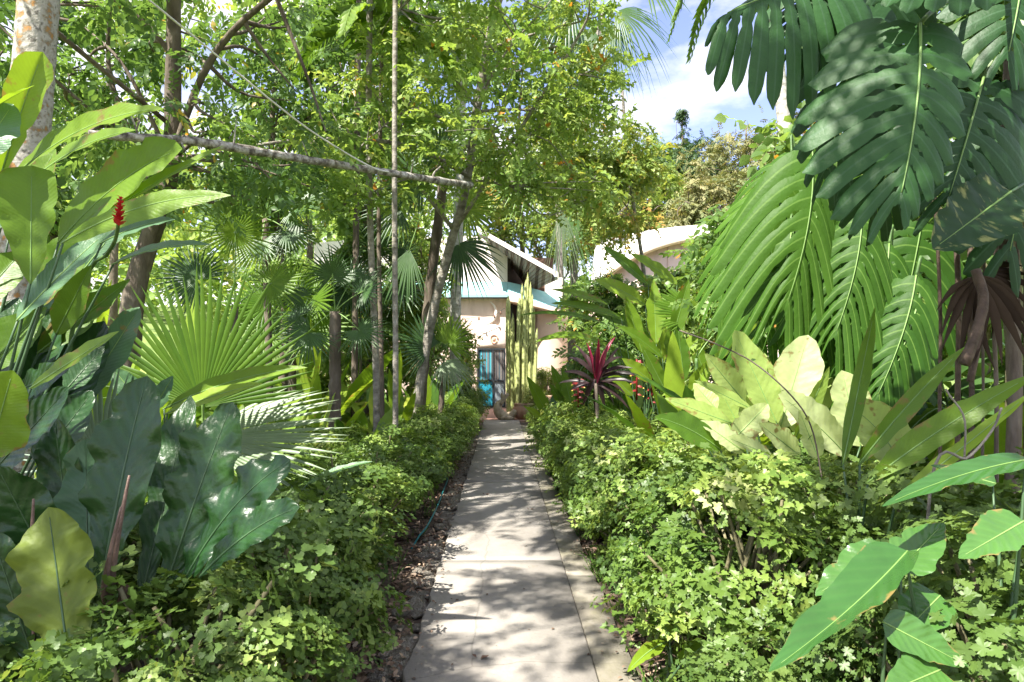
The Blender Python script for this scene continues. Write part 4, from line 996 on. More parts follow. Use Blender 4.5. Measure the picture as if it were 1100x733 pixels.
fan_palm('fan_palm', 'round star-like fan palm leaf standing in front of the sunlit bank', ground_at(250, 9), c,
         [(A(253, 250, 8.9), V3(.1, -.2, 1), V3(.05, -1, .15), .70, 172, dict(nseg=40, fused=.35, droop=.05)), (A(212, 300, 9.1), V3(-.8, 0, .5), V3(0, -1, .4), .6, 140, dict(nseg=34, m='fandark')), (A(290, 305, 9.1), V3(.8, 0, .3), V3(0, -1, .4), .55, 140, dict(nseg=34))], .05)
c = A(285, 235, 10.5)
fan_palm('fan_palm', 'dark fan palm crown just under the leaning grey trunk', ground_at(292, 10.5), c,
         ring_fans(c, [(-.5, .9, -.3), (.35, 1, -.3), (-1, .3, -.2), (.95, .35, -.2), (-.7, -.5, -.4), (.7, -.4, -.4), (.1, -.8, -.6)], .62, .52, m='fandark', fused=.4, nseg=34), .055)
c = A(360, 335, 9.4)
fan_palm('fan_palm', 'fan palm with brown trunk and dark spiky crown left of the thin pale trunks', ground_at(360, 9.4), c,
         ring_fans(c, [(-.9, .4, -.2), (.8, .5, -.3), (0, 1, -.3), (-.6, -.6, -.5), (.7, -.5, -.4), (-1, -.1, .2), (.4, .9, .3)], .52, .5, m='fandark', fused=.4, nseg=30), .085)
c = A(480, 165, 11.6)
fan_palm('fan_palm', 'fan palm with rough fibrous brown trunk and hanging leaves beside the slanting tree', ground_at(447, 11.8), c,
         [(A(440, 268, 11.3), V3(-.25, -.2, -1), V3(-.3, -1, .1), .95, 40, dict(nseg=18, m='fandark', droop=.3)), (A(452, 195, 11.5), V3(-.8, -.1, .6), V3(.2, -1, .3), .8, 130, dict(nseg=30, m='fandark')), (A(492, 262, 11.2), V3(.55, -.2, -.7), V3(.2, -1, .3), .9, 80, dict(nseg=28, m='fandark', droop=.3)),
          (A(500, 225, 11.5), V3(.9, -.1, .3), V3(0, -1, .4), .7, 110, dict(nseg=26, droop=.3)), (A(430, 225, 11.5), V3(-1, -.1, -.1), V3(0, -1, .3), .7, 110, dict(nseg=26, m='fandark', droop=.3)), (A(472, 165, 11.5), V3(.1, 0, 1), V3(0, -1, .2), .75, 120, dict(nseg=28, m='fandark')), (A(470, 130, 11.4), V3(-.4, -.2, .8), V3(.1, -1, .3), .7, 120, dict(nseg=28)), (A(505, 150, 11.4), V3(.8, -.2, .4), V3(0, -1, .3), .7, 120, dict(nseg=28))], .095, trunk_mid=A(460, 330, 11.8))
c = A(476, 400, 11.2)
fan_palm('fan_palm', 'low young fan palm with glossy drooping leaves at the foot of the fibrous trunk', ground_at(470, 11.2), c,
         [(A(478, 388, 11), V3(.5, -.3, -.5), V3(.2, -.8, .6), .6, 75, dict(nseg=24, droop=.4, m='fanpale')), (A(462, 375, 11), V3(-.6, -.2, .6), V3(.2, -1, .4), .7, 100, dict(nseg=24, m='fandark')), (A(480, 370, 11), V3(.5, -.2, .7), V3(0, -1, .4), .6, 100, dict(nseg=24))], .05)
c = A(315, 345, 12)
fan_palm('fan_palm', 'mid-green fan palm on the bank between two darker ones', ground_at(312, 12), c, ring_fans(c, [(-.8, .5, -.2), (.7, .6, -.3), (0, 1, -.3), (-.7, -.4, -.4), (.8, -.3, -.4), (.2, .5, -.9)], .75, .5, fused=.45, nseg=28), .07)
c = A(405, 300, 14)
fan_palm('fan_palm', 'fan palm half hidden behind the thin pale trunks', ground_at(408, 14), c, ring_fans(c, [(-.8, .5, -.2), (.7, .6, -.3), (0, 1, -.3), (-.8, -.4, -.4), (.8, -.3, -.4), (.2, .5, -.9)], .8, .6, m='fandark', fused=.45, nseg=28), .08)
# right side fan by the vaulted building
c = A(748, 385, 9.5)
fan_palm('fan_palm', 'fan palm with broad pleated green leaf in front of the vaulted building', ground_at(750, 9.5), c,
         [(A(752, 342, 9.4), V3(-.85, -.1, .35), V3(.3, -1, .3), .72, 40, dict(nseg=20, fused=.85, droop=.1)), (A(758, 345, 9.5), V3(.0, 0, 1), V3(.1, -1, .3), .62, 34, dict(nseg=14, fused=.7)), (A(760, 300, 9.8), V3(-.5, 0, .9), V3(.3, -1, .2), .62, 40, dict(nseg=14, fused=.6)), (A(775, 350, 9.6), V3(.9, 0, .3), V3(0, -1, .5), .6, 60, dict(nseg=18))], .025, bmat='stem')
# tall fan palms behind the house
c = A(648, 8, 27.5)
fan_palm('tall_fan_palm', 'tall fan palm behind the house whose fronds hang against the sky', ground_at(612, 27.5), c,
         [(A(663, 12, 27), V3(.7, -.2, -.55), V3(0, -1, .3), 2.6, 62, dict(nseg=24, m='fandark', droop=.8, fused=.35)), (A(634, 30, 27), V3(-.2, -.2, -1), V3(0, -1, .2), 2.7, 50, dict(nseg=24, m='fandark', droop=.5, fused=.35)), (A(655, 25, 27), V3(.15, -.2, -1), V3(0, -1, .2), 2.9, 46, dict(nseg=24, m='fandark', droop=.5, fused=.35)),
          (A(615, 5, 27), V3(-.8, -.2, -.3), V3(0, -1, .3), 2.4, 80, dict(nseg=24, m='fandark', droop=.6)), (A(650, -40, 27.4), V3(.2, 0, 1), V3(0, -1, .3), 2.4, 120, dict(nseg=28, m='fandark')), (A(690, -25, 27.3), V3(.9, 0, .4), V3(0, -1, .3), 2.2, 100, dict(nseg=28, m='fandark', droop=.5))], .16, trunk_mid=A(622, 200, 27.5), bmat='barkgrey', group='tall fan palms')
c = A(600, 205, 25.9)
fan_palm('tall_fan_palm', 'fan palm with pale frond hanging in front of the house roof', ground_at(604, 26), c,
         [(A(604, 222, 22), V3(.05, -.1, -1), V3(.5, -1, .1), 3.0, 24, dict(nseg=20, m='fanpale', droop=.2, fused=.3, rnd=.2)), (A(612, 225, 22.5), V3(.3, -.1, -1), V3(0, -1, .1), 2.7, 22, dict(nseg=18, m='fandark', droop=.3, fused=.3)), (A(570, 190, 25), V3(-.8, -.2, -.2), V3(0, -1, .3), 1.8, 90, dict(nseg=24, m='fan', droop=.5)), (A(630, 190, 25), V3(.8, -.2, .1), V3(0, -1, .3), 1.8, 90, dict(nseg=24, m='fandark', droop=.5))], .14, bmat='barkgrey', group='tall fan palms')

# thin trunks
for lab, pts, r, bm in (('straight thin pale trunk rising from the left hedge, the brightest of the thin trunks', [ground_at(424, 8.6), A(425, 400, 8.6), A(424, 250, 8.6), A(424, 120, 8.6), A(425, -60, 8.6)], .036, 'barkgrey'),
                        ('thin grey trunk just left of the brightest thin trunk', [ground_at(404, 9.6), A(404, 400, 9.6), A(398, 250, 9.6), A(396, 120, 9.6), A(398, -40, 9.6)], .048, 'barkgrey'),
                        ('thinnest brownish trunk between the two paler thin trunks', [ground_at(411, 10.2), A(410, 400, 10.2), A(407, 250, 10.2), A(410, 60, 10.2)], .035, 'bark'),
                        ('whitish trunk standing right behind the slanting tree', [ground_at(490, 15.5), A(489, 400, 15.5), A(490, 300, 15.5), A(494, 180, 15.5), A(496, 40, 15.5)], .13, 'barkwhite'),
                        ('dark thin trunk left of the leaning grey trunk tip', [ground_at(380, 13), A(382, 300, 13), A(384, 100, 13), A(386, -20, 13)], .06, 'bark')):
    b = pts[0]; t = thing('slender_palm', lab, 'palm', b, 'thin trunks behind the left hedge'); mb = MB(); P = palm_trunk(mb, pts, r, r * .85, 50, .06, 10); mb.build('trunk', M[bm], t)
    c = P[-1]; mb = MB()
    for k in range(7):
        a = k * 2.4 + b[0]; dv = V3(math.cos(a), math.sin(a), 0); frond(mb, [c, c + dv * .5 + UP * .4, c + dv * 1.0 + UP * .25, c + dv * 1.35 - UP * .3], .42, 22, .4, 0, 1, .01)
    mb.build('crown', [M['fan'], M['rib']], t)

# leaning trunk and rope
mb = MB(); P = smooth_path([A(95, 144, 5.4), A(150, 148, 5.6), A(215, 153, 5.9), A(300, 167, 6.5), A(400, 183, 7.4), A(470, 194, 8.2), A(506, 199, 8.8)], 50)
tube(mb, P, np.linspace(.034, .042, 50) * (1 + .07 * RNG.standard_normal(50)), 10, 0, rough=.05)
tube(mb, smooth_path([P[40], P[40] + V3(.02, 0, .08), P[40] + V3(.10, .0, .16)], 6), np.linspace(.018, .008, 6), 6)
for k_, dx, dz in ((8, -.05, .22), (14, .08, -.12), (20, .06, .26), (27, -.04, .16), (33, .09, -.14), (37, .05, .2)):
    q_ = P[k_]; tube(mb, smooth_path([q_, q_ + V3(dx * .4, -.03, dz * .5), q_ + V3(dx, -.08, dz)], 7), np.linspace(.011, .003, 7), 5, rough=.1)
tag(mb.build('leaning_trunk', M['barkring']), 'bare grey trunk leaning almost level across the garden under the canopy', 'fallen trunk')
mb = MB(); tube(mb, smooth_path([A(150, -8, 4.6), A(215, 45, 5.4), A(300, 115, 6.2), A(345, 148, 6.8), A(400, 180, 7.3), A(428, 186, 7.72)], 60), np.linspace(.0075, .009, 60), 6)
tag(mb.build('rope', M['rope']), 'thin white rope stretched slanting down through the tree canopy', 'rope')

# ------------------------------------------------------------------ broad-leaved plants, leaf by leaf
def leaf_plant(name, label, cat, base, leaves, mat, rib_mat='rib', group=None, stalks=True, **dkw):
    """leaves: dict(b=(px,py,d), t=(px,py,d), w=px half width at depth, ...)"""
    root = thing(name, label, cat, base, group); base = np.asarray(base, float)
    for lf in leaves:
        q = {**dkw, **lf}; b = A(*q['b']); t = A(*q['t']); d = (q['b'][2] + q['t'][2]) / 2
        face = q.get('face', (0, -1, .35)); hw = q['w'] * d / F_PX; bend = V3(*q.get('bend', (0, 0, 0))) * np.linalg.norm(t - b)
        mb = MB(); P = leaf_pts(b, t, bend, q.get('n', 22))
        blade(mb, P, face, hw, q.get('prof', 'lance'), q.get('nu', 11), q.get('fold', .25), q.get('wave', .05), q.get('wk', 4), 0, 1, q.get('rib', .005), q.get('rnd'), q.get('asym', 0), q.get('droop', 0), q.get('lobe', .06))
        lo = mb.build('leaf', [M[q.get('m', mat)], M[q.get('rm', rib_mat)]], root)
        if q.get('label'): lo['label'] = q['label']
        if stalks and q.get('stalk', True):
            mb = MB(); g0 = base + V3(RNG.normal(0, .04), RNG.normal(0, .04), 0); dv = unit(P[1] - P[0])
            SP = smooth_path([g0, (g0 * .35 + b * .65) - dv * .05, b + dv * .01], 12); tube(mb, SP, np.linspace(.013, q.get('rib', .005), 12), 6); mb.build('stalk', M['ribdark'], lo)
    return root

leaf_plant('banana_plant', 'tall broad-leaved banana plant with backlit leaves on the far left', 'banana plant', ground_at(-90, 3.4), [
    dict(b=(0, 192, 3.3), t=(46, 56, 3.2), w=21, prof='obl', face=(.5, -1, .1), fold=.55, bend=(-.02, 0, .0), rnd=.7),
    dict(b=(-40, 140, 3.1), t=(37, 92, 3.0), w=15, face=(0, -.6, .9), bend=(0, 0, .06), rnd=.6),
    dict(b=(-30, 178, 3.0), t=(14, 112, 3.1), w=24, m='bluegreen', face=(.3, -1, .3), prof='paddle'),
    dict(b=(14, 190, 3.35), t=(176, 117, 3.1), w=21, face=(-.1, -.85, .55), bend=(0, 0, .16), fold=.3, wave=.06, rnd=.55, asym=.1),
    dict(b=(45, 185, 3.6), t=(146, 140, 3.4), w=14, face=(0, -.8, .6), bend=(0, 0, .12), rnd=.45),
    dict(b=(62, 262, 3.35), t=(196, 160, 3.15), w=31, face=(-.25, -1, .35), bend=(.02, 0, .17), prof='paddle', wave=.07, rnd=.35),
    dict(b=(33, 305, 3.1), t=(34, 178, 3.15), w=34, face=(.35, -1, -.2), prof='obl', fold=.35, wave=.07, rnd=.3),
    dict(b=(66, 262, 3.25), t=(240, 157, 3.2), w=13, face=(0, -.75, .65), bend=(0, 0, .04), rnd=.6),
    dict(b=(66, 262, 3.1), t=(248, 210, 2.95), w=17, face=(0, -.95, .4), bend=(0, 0, .14), droop=.2, rnd=.4, asym=.15),
    dict(b=(18, 345, 3.1), t=(114, 250, 3.2), w=20, m='bluegreen', face=(-.3, -1, .3), bend=(0, 0, .05)),
    dict(b=(120, 285, 3.5), t=(226, 263, 3.4), w=11, m='bluegreen', face=(0, -.6, .85), bend=(0, 0, .12)),
    dict(b=(108, 262, 3.7), t=(188, 236, 3.6), w=11, m='bluegreen', face=(0, -.8, .6), bend=(0, 0, .1)),
    dict(b=(32, 418, 3.0), t=(128, 356, 2.9), w=13, face=(-.2, -.8, .6), bend=(.02, 0, .02), rnd=.55),
    dict(b=(-12, 490, 2.8), t=(14, 398, 2.75), w=33, face=(.3, -1, .1), prof='oval', rnd=.5),
    dict(b=(-15, 515, 2.9), t=(74, 416, 2.9), w=25, m='anth', rm='ribdark', face=(-.2, -1, .3), prof='paddle'),
    dict(b=(-30, 250, 3.3), t=(30, 210, 3.4), w=22, m='bluegreen', face=(.1, -.9, .4)),
    dict(b=(-30, 330, 3.2), t=(26, 268, 3.4), w=24, m='banana', face=(.2, -1, .2), rnd=.2),
    dict(b=(60, 360, 3.5), t=(98, 285, 3.4), w=16, face=(.2, -1, .1), rnd=.15), dict(b=(40, 380, 3.6), t=(140, 300, 3.8), w=18, face=(-.1, -1, .2), rnd=.1),
    dict(b=(-20, 400, 3.4), t=(50, 330, 3.5), w=24, face=(0, -1, .2), rnd=.1), dict(b=(40, 330, 3.6), t=(100, 240, 3.7), w=26, face=(0, -1, .2), rnd=.15),
    dict(b=(90, 290, 3.8), t=(150, 215, 3.9), w=16, m='bluegreen', face=(0, -1, .4)), dict(b=(20, 420, 3.2), t=(75, 395, 3.0), w=18, m='anth', rm='ribdark'),
    dict(b=(10, 250, 3.7), t=(60, 160, 3.8), w=22, rnd=.3),
    dict(b=(10, 460, 3.5), t=(60, 330, 3.7), w=30, m='anth', rm='ribdark', prof='paddle'), dict(b=(50, 470, 3.6), t=(112, 345, 3.8), w=28, m='anth', rm='ribdark', prof='paddle'), dict(b=(-20, 440, 3.4), t=(20, 320, 3.6), w=28, m='anth', rm='ribdark', prof='paddle'), dict(b=(80, 440, 3.7), t=(150, 330, 3.9), w=22, m='bluegreen', prof='paddle'), dict(b=(40, 500, 3.3), t=(100, 420, 3.4), w=24, m='anth', rm='ribdark', prof='paddle'), dict(b=(0, 480, 3.8), t=(80, 280, 4.0), w=34, m='anth', rm='ribdark', prof='paddle'), dict(b=(70, 420, 3.4), t=(112, 372, 3.5), w=16, m='anth', rm='ribdark'),
], 'banana', 'rib')
leaf_plant('birdsnest_anthurium', 'large dark glossy bird\'s-nest plant with ruffled leaves at the bottom left', 'anthurium', ground_at(120, 2.75), [
    dict(b=(108, 640, 2.7), t=(158, 404, 2.95), w=35, prof='anth', lobe=.04, fold=.2, face=(.05, -1, .25), wave=.2, wk=4, bend=(.0, -.05, .02), n=34, nu=15, rib=.008, rnd=.6),
    dict(b=(176, 640, 2.8), t=(250, 432, 3.0), w=35, prof='anth', lobe=.04, fold=.2, face=(-.1, -1, .25), wave=.2, bend=(0, -.04, .03), n=34, nu=15, rib=.007),
    dict(b=(190, 640, 2.7), t=(312, 494, 2.65), w=30, prof='anth', lobe=.04, fold=.2, face=(-.3, -.9, .5), wave=.24, bend=(-.05, 0, .16), n=34, nu=15, rib=.006, droop=.2),
    dict(b=(215, 620, 2.6), t=(322, 545, 2.5), w=22, prof='anth', lobe=.04, fold=.2, face=(-.2, -.8, .6), wave=.14, bend=(0, 0, .14), n=30, nu=13, rib=.006),
    dict(b=(70, 640, 2.75), t=(-4, 500, 2.6), w=34, prof='anth', lobe=.04, fold=.2, face=(.2, -1, .2), wave=.18, n=30, nu=13), dict(b=(82, 630, 3.0), t=(58, 448, 3.1), w=24, prof='anth', lobe=.04, face=(.1, -1, .2), wave=.15, n=30, nu=13, m='anth'),
    dict(b=(40, 720, 2.5), t=(-10, 570, 2.5), w=28, prof='anth', lobe=.04, fold=.2, face=(.2, -1, .2), wave=.18, n=30, nu=13), dict(b=(95, 640, 2.9), t=(92, 470, 3.1), w=26, prof='anth', lobe=.04, face=(.1, -1, .2), wave=.18, n=30, nu=13, m='bluegreen'),
    dict(b=(150, 650, 3.0), t=(205, 425, 3.4), w=22, prof='anth', lobe=.04, fold=.2, face=(0, -1, .2), wave=.18, n=30, nu=13),
    dict(b=(78, 740, 2.25), t=(52, 545, 2.45), w=42, prof='anth', lobe=.04, fold=.2, face=(.1, -1, .1), wave=.2, wk=4, n=34, nu=15, m='anthyellow', rm='ribdark', rib=.006, label='yellow-green ruffled leaf'),
], 'anth', 'ribdark', stalks=False)
for lab, b, t, r in (('longest brown upright flower spike in front of the dark ruffled leaf', (118, 640, 2.5), (139, 511, 2.5), .0125), ('shorter brown spike touching the longest flower spike', (112, 640, 2.47), (130, 545, 2.45), .011), ('brown flower spike beside the yellow-green leaf', (36, 640, 2.5), (36, 536, 2.5), .011)):
    mb = MB(); P = smooth_path([A(*b) + V3(0, 0, -.25), A(*b), (A(*b) + A(*t)) / 2 + V3(-.006, 0, 0), A(*t)], 24); tube(mb, P, np.concatenate([np.full(8, r * .55), r * np.linspace(1.25, .35, 16)]), 9, 0, rough=.03)
    sp_ = mb.build('flower_spike', M['spadix'], loc=P[0]); tag(sp_, lab, 'flower spike', 'brown flower spikes')
    mb = MB(); q0 = P[9]; blade(mb, leaf_pts(q0, q0 + V3(.022, -.02, -.09), (.1, 0, .05), 10), (1, -.4, .3), .012, 'lance', 5, .7, .1); mb.build('spathe', M['dead'], sp_)

leaf_plant('gingerlike_plant', 'bright narrow leaves arching low in front of the large fan palm', 'plant', ground_at(200, 4.1), [
    dict(b=(178, 445, 4.0), t=(282, 412, 3.9), w=10, face=(0, -.7, .7), bend=(0, 0, .05)), dict(b=(175, 440, 4.1), t=(330, 395, 4.0), w=11, face=(0, -.8, .6), bend=(0, 0, .1)), dict(b=(150, 430, 4.0), t=(120, 395, 4.0), w=12, m='bluegreen'), dict(b=(165, 440, 3.7), t=(186, 404, 3.7), w=10, m='bluegreen'), dict(b=(330, 520, 4.2), t=(400, 496, 4.2), w=5, face=(0, -.5, .9), bend=(0, 0, .1), m='bluegreen')], 'banana')
rg_ = thing('red_ginger', 'red ginger flower cone glimpsed between the banana leaves', 'flower', ground_at(40, 3.7))
mb = MB(); tube(mb, smooth_path([ground_at(40, 3.7), A(80, 340, 3.6), A(118, 270, 3.4), A(126, 248, 2.95), A(129, 214, 2.85)], 14), np.linspace(.012, .007, 14), 6); mb.build('stem', M['stem'], rg_)
mb = MB(); c0, c1 = A(127, 243, 2.85), A(130, 212, 2.85); pos = []; D = []; U = []
for k in range(34):
    a = k * 2.4; q = c0 + (c1 - c0) * k / 34; pos.append(q); dd = V3(math.cos(a), math.sin(a), .7); D.append(dd); U.append(UP - dd * .3)
mb.scatter(T_ROUND, np.array(pos), frames(np.array(D), np.array(U)), np.linspace(.042, .02, 34), RNG.uniform(0, 1, 34)); mb.build('bracts', M['red'], rg_)

# right: pale yellow-green clump
leaf_plant('pale_leaf_plant', 'clump of pale yellow-green oval leaves rising behind the right hedge', 'plant', ground_at(840, 4.3), [
    dict(b=(835, 456, 4.3), t=(789, 355, 4.4), w=19, prof='paddle', rnd=.3), dict(b=(800, 432, 4.3), t=(757, 380, 4.2), w=15, prof='lance', rnd=.5), dict(b=(808, 440, 4.1), t=(746, 409, 4.0), w=10, face=(0, -.7, .8), rnd=.3),
    dict(b=(838, 460, 4.5), t=(868, 360, 4.6), w=25, prof='paddle', face=(-.2, -1, .4), rnd=.95), dict(b=(925, 480, 4.4), t=(904, 398, 4.5), w=25, prof='oval', face=(-.1, -1, .5), rnd=.85), dict(b=(968, 500, 3.9), t=(908, 434, 4.0), w=32, prof='oval', face=(.1, -1, .45), rnd=.5, bend=(.12, 0, .12)),
    dict(b=(853, 474, 4.1), t=(891, 394, 4.1), w=11, rnd=.05, face=(.5, -1, .2)), dict(b=(908, 488, 4.1), t=(836, 424, 4.0), w=22, prof='paddle', face=(-.2, -.9, .7), rnd=.95, bend=(.03, 0, .05)), dict(b=(775, 484, 3.9), t=(703, 448, 3.8), w=16, rnd=.02, m='banana', face=(.1, -.9, .5), bend=(0, 0, .12)),  # sunlight and shadow put into leaf tone: lit leaves pale, shadowed one dark
    dict(b=(786, 455, 4.2), t=(714, 428, 4.2), w=12, face=(0, -.8, .7), rnd=.35), dict(b=(800, 486, 3.9), t=(752, 452, 3.9), w=15, face=(-.1, -.8, .8), rnd=1), dict(b=(790, 470, 4.0), t=(825, 434, 4.0), w=15, prof='oval', rnd=.8), dict(b=(770, 440, 4.3), t=(745, 412, 4.4), w=12, rnd=.6),
    dict(b=(880, 480, 4.5), t=(885, 400, 4.8), w=22, prof='paddle', rnd=.4), dict(b=(815, 470, 4.2), t=(800, 425, 4.4), w=14, rnd=.6), dict(b=(760, 470, 4.2), t=(738, 440, 4.2), w=14, rnd=.5), dict(b=(940, 500, 4.3), t=(950, 440, 4.6), w=20, prof='paddle', rnd=.3), dict(b=(860, 470, 4.6), t=(842, 400, 4.7), w=15, rnd=.6), dict(b=(800, 470, 4.6), t=(770, 412, 4.7), w=15, rnd=.2),
    dict(b=(830, 490, 3.9), t=(780, 470, 3.8), w=13, face=(-.2, -.7, .8), rnd=.9), dict(b=(860, 490, 4.0), t=(815, 455, 3.9), w=15, face=(-.2, -.9, .6), rnd=.8), dict(b=(880, 495, 3.9), t=(858, 440, 3.9), w=14, face=(.2, -1, .3), rnd=.7), dict(b=(760, 478, 4.0), t=(722, 462, 3.9), w=11, face=(-.1, -.7, .8), rnd=.6), dict(b=(830, 440, 4.6), t=(815, 372, 4.8), w=14, face=(.3, -1, .4), rnd=.4), dict(b=(930, 500, 4.0), t=(945, 455, 3.9), w=13, face=(.2, -1, .5), rnd=.2), dict(b=(900, 470, 4.8), t=(930, 385, 4.9), w=16, face=(.2, -1, .3), rnd=.3)], 'yellow', 'rib', prof='lance')
leaf_plant('strap_leaf_plant', 'long narrow green leaves beside the dark aerial roots', 'plant', ground_at(940, 3.2), [
    dict(b=(922, 500, 3.1), t=(1036, 373, 3.0), w=10, prof='lance', face=(-.4, -1, .3), bend=(-.03, 0, .03), m='banana', rnd=.2), dict(b=(930, 520, 2.9), t=(1112, 402, 2.7), w=15, prof='lance', face=(-.3, -.9, .5), bend=(0, 0, .06), m='banana', rnd=.35),
    dict(b=(960, 540, 2.8), t=(1110, 420, 2.6), w=8, m='banana', face=(0, -.7, .8), rnd=.8), dict(b=(905, 500, 3.5), t=(940, 330, 3.7), w=9, m='banana', rnd=.2)], 'banana')
leaf_plant('philodendron', 'glossy arrow-leaved philodendron reaching over the front of the right hedge', 'philodendron', ground_at(1010, 1.9), [
    dict(b=(975, 592, 1.95), t=(826, 722, 1.7), w=30, prof='heart', face=(-.75, -.5, .55), fold=.5, wave=.12, wk=2, bend=(.05, 0, -.02), n=30, nu=15), dict(b=(955, 590, 2.1), t=(876, 640, 2.05), w=24, prof='heart', face=(-.1, -.5, .9), n=26), dict(b=(966, 612, 2.0), t=(1014, 562, 2.1), w=22, prof='heart', face=(-.3, -.8, .6)),
    dict(b=(1105, 494, 2.1), t=(948, 544, 1.95), w=15, prof='heart', face=(0, -.55, .85), bend=(0, 0, .06), n=26), dict(b=(948, 668, 1.85), t=(1040, 716, 1.8), w=22, prof='heart', face=(.3, -.9, .4)), dict(b=(1010, 640, 2.0), t=(960, 690, 1.9), w=24, prof='heart', face=(-.2, -.7, .7)), dict(b=(1070, 520, 2.2), t=(1000, 500, 2.3), w=15, prof='heart', face=(0, -.5, .9)), dict(b=(1100, 560, 1.9), t=(1030, 600, 1.8), w=24, prof='heart', face=(-.1, -.6, .8)), dict(b=(1010, 720, 1.8), t=(950, 745, 1.7), w=26, prof='heart', face=(-.1, -.6, .8))], 'philo', 'rib', rib=.0028)
leaf_plant('broadleaf_seedling', 'small plant with two pointed leaves at the right edge of the path front', 'plant', ground_at(716, 3.2), [
    dict(b=(716, 690, 3.2), t=(674, 722, 3.0), w=8, face=(0, -.6, .8), bend=(0, 0, .12), m='banana', rnd=.7), dict(b=(720, 690, 3.2), t=(712, 665, 3.2), w=8, m='banana', rnd=.6), dict(b=(730, 715, 3.05), t=(760, 690, 3.05), w=14, m='banana', rnd=.3)], 'banana')

# monsteras
mon = thing('monstera', 'huge dark green split-leaf monstera hanging in the top right corner', 'monstera', ground_at(1075, 3.1))
for b, t, hw, face, kw in (((988, 26, 2.65), (962, 232, 2.45), 96, (-.15, -1, .35), dict(nf=9, gap=.15, left=1.12, right=.56, bend=(.03, -.06, .02), rnd=.8, phi=(-40, 66))),
                           ((1056, 84, 2.95), (1014, 228, 2.85), 92, (-.05, -1, .2), dict(nf=8, left=.8, rnd=.2, phi=(-45, 60))),
                           ((905, -22, 2.9), (766, 22, 2.75), 88, (-.1, -1, .4), dict(nf=10, left=.6, right=1.1, bend=(0, 0, .08), droop=.4, rnd=.7, gap=.34)),
                           ((925, 8, 3.1), (884, 205, 3.15), 56, (-.3, -1, .15), dict(nf=7, rnd=.1, droop=.25)),
                           ((1075, -40, 2.6), (935, -12, 2.6), 60, (0, -.8, .6), dict(nf=7, left=.9, right=.9, rnd=.5)),
                           ((900, -40, 3.0), (850, 60, 2.9), 60, (-.2, -1, .3), dict(nf=7, rnd=.3, droop=.3)), ((1100, -40, 3.0), (1080, 70, 2.9), 70, (0, -1, .3), dict(nf=7, rnd=.1)), ((960, -60, 3.2), (900, 90, 3.3), 80, (0, -1, .2), dict(nf=7, rnd=.0)),
                           ((1110, 120, 3.3), (1080, 290, 3.2), 80, (0, -1, .2), dict(nf=7, rnd=.0)), ((985, 110, 3.4), (930, 240, 3.5), 66, (0, -1, .2), dict(nf=7, rnd=.05))):
    P0, P1 = A(*b), A(*t); d = b[2]; bn = V3(*kw.pop('bend', (0, -.05, .06))) * np.linalg.norm(P1 - P0)
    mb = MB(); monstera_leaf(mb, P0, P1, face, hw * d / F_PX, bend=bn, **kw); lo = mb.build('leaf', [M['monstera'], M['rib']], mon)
    mb = MB(); cr = A(1085, 60, 3.4); tube(mb, bez(cr, (cr + P0) / 2 + UP * .35, P0, 14), np.linspace(.016, .009, 14), 7); mb.build('stalk', M['stem'], lo)
mb = MB(); tube(mb, smooth_path([ground_at(1078, 3.45), A(1090, 420, 3.45), A(1078, 250, 3.45), A(1088, 60, 3.4)], 26), .035, 9, rough=.08); mb.build('climbing_stem', M['bark'], mon)
for px in (1042, 1056, 1068, 1083, 1094, 1030, 1102, 1010):
    mb = MB(); d = RNG.uniform(3.3, 3.7); tube(mb, smooth_path([ground_at(px + RNG.uniform(-5, 5), d), A(px + RNG.uniform(-4, 4), 450, d), A(px, 330, d), A(px + RNG.uniform(-8, 8), 180, d)], 20), RNG.uniform(.006, .014), 6, rough=.05); mb.build('aerial_root', M['deadstem'] if px % 3 else M['bark'], mon)

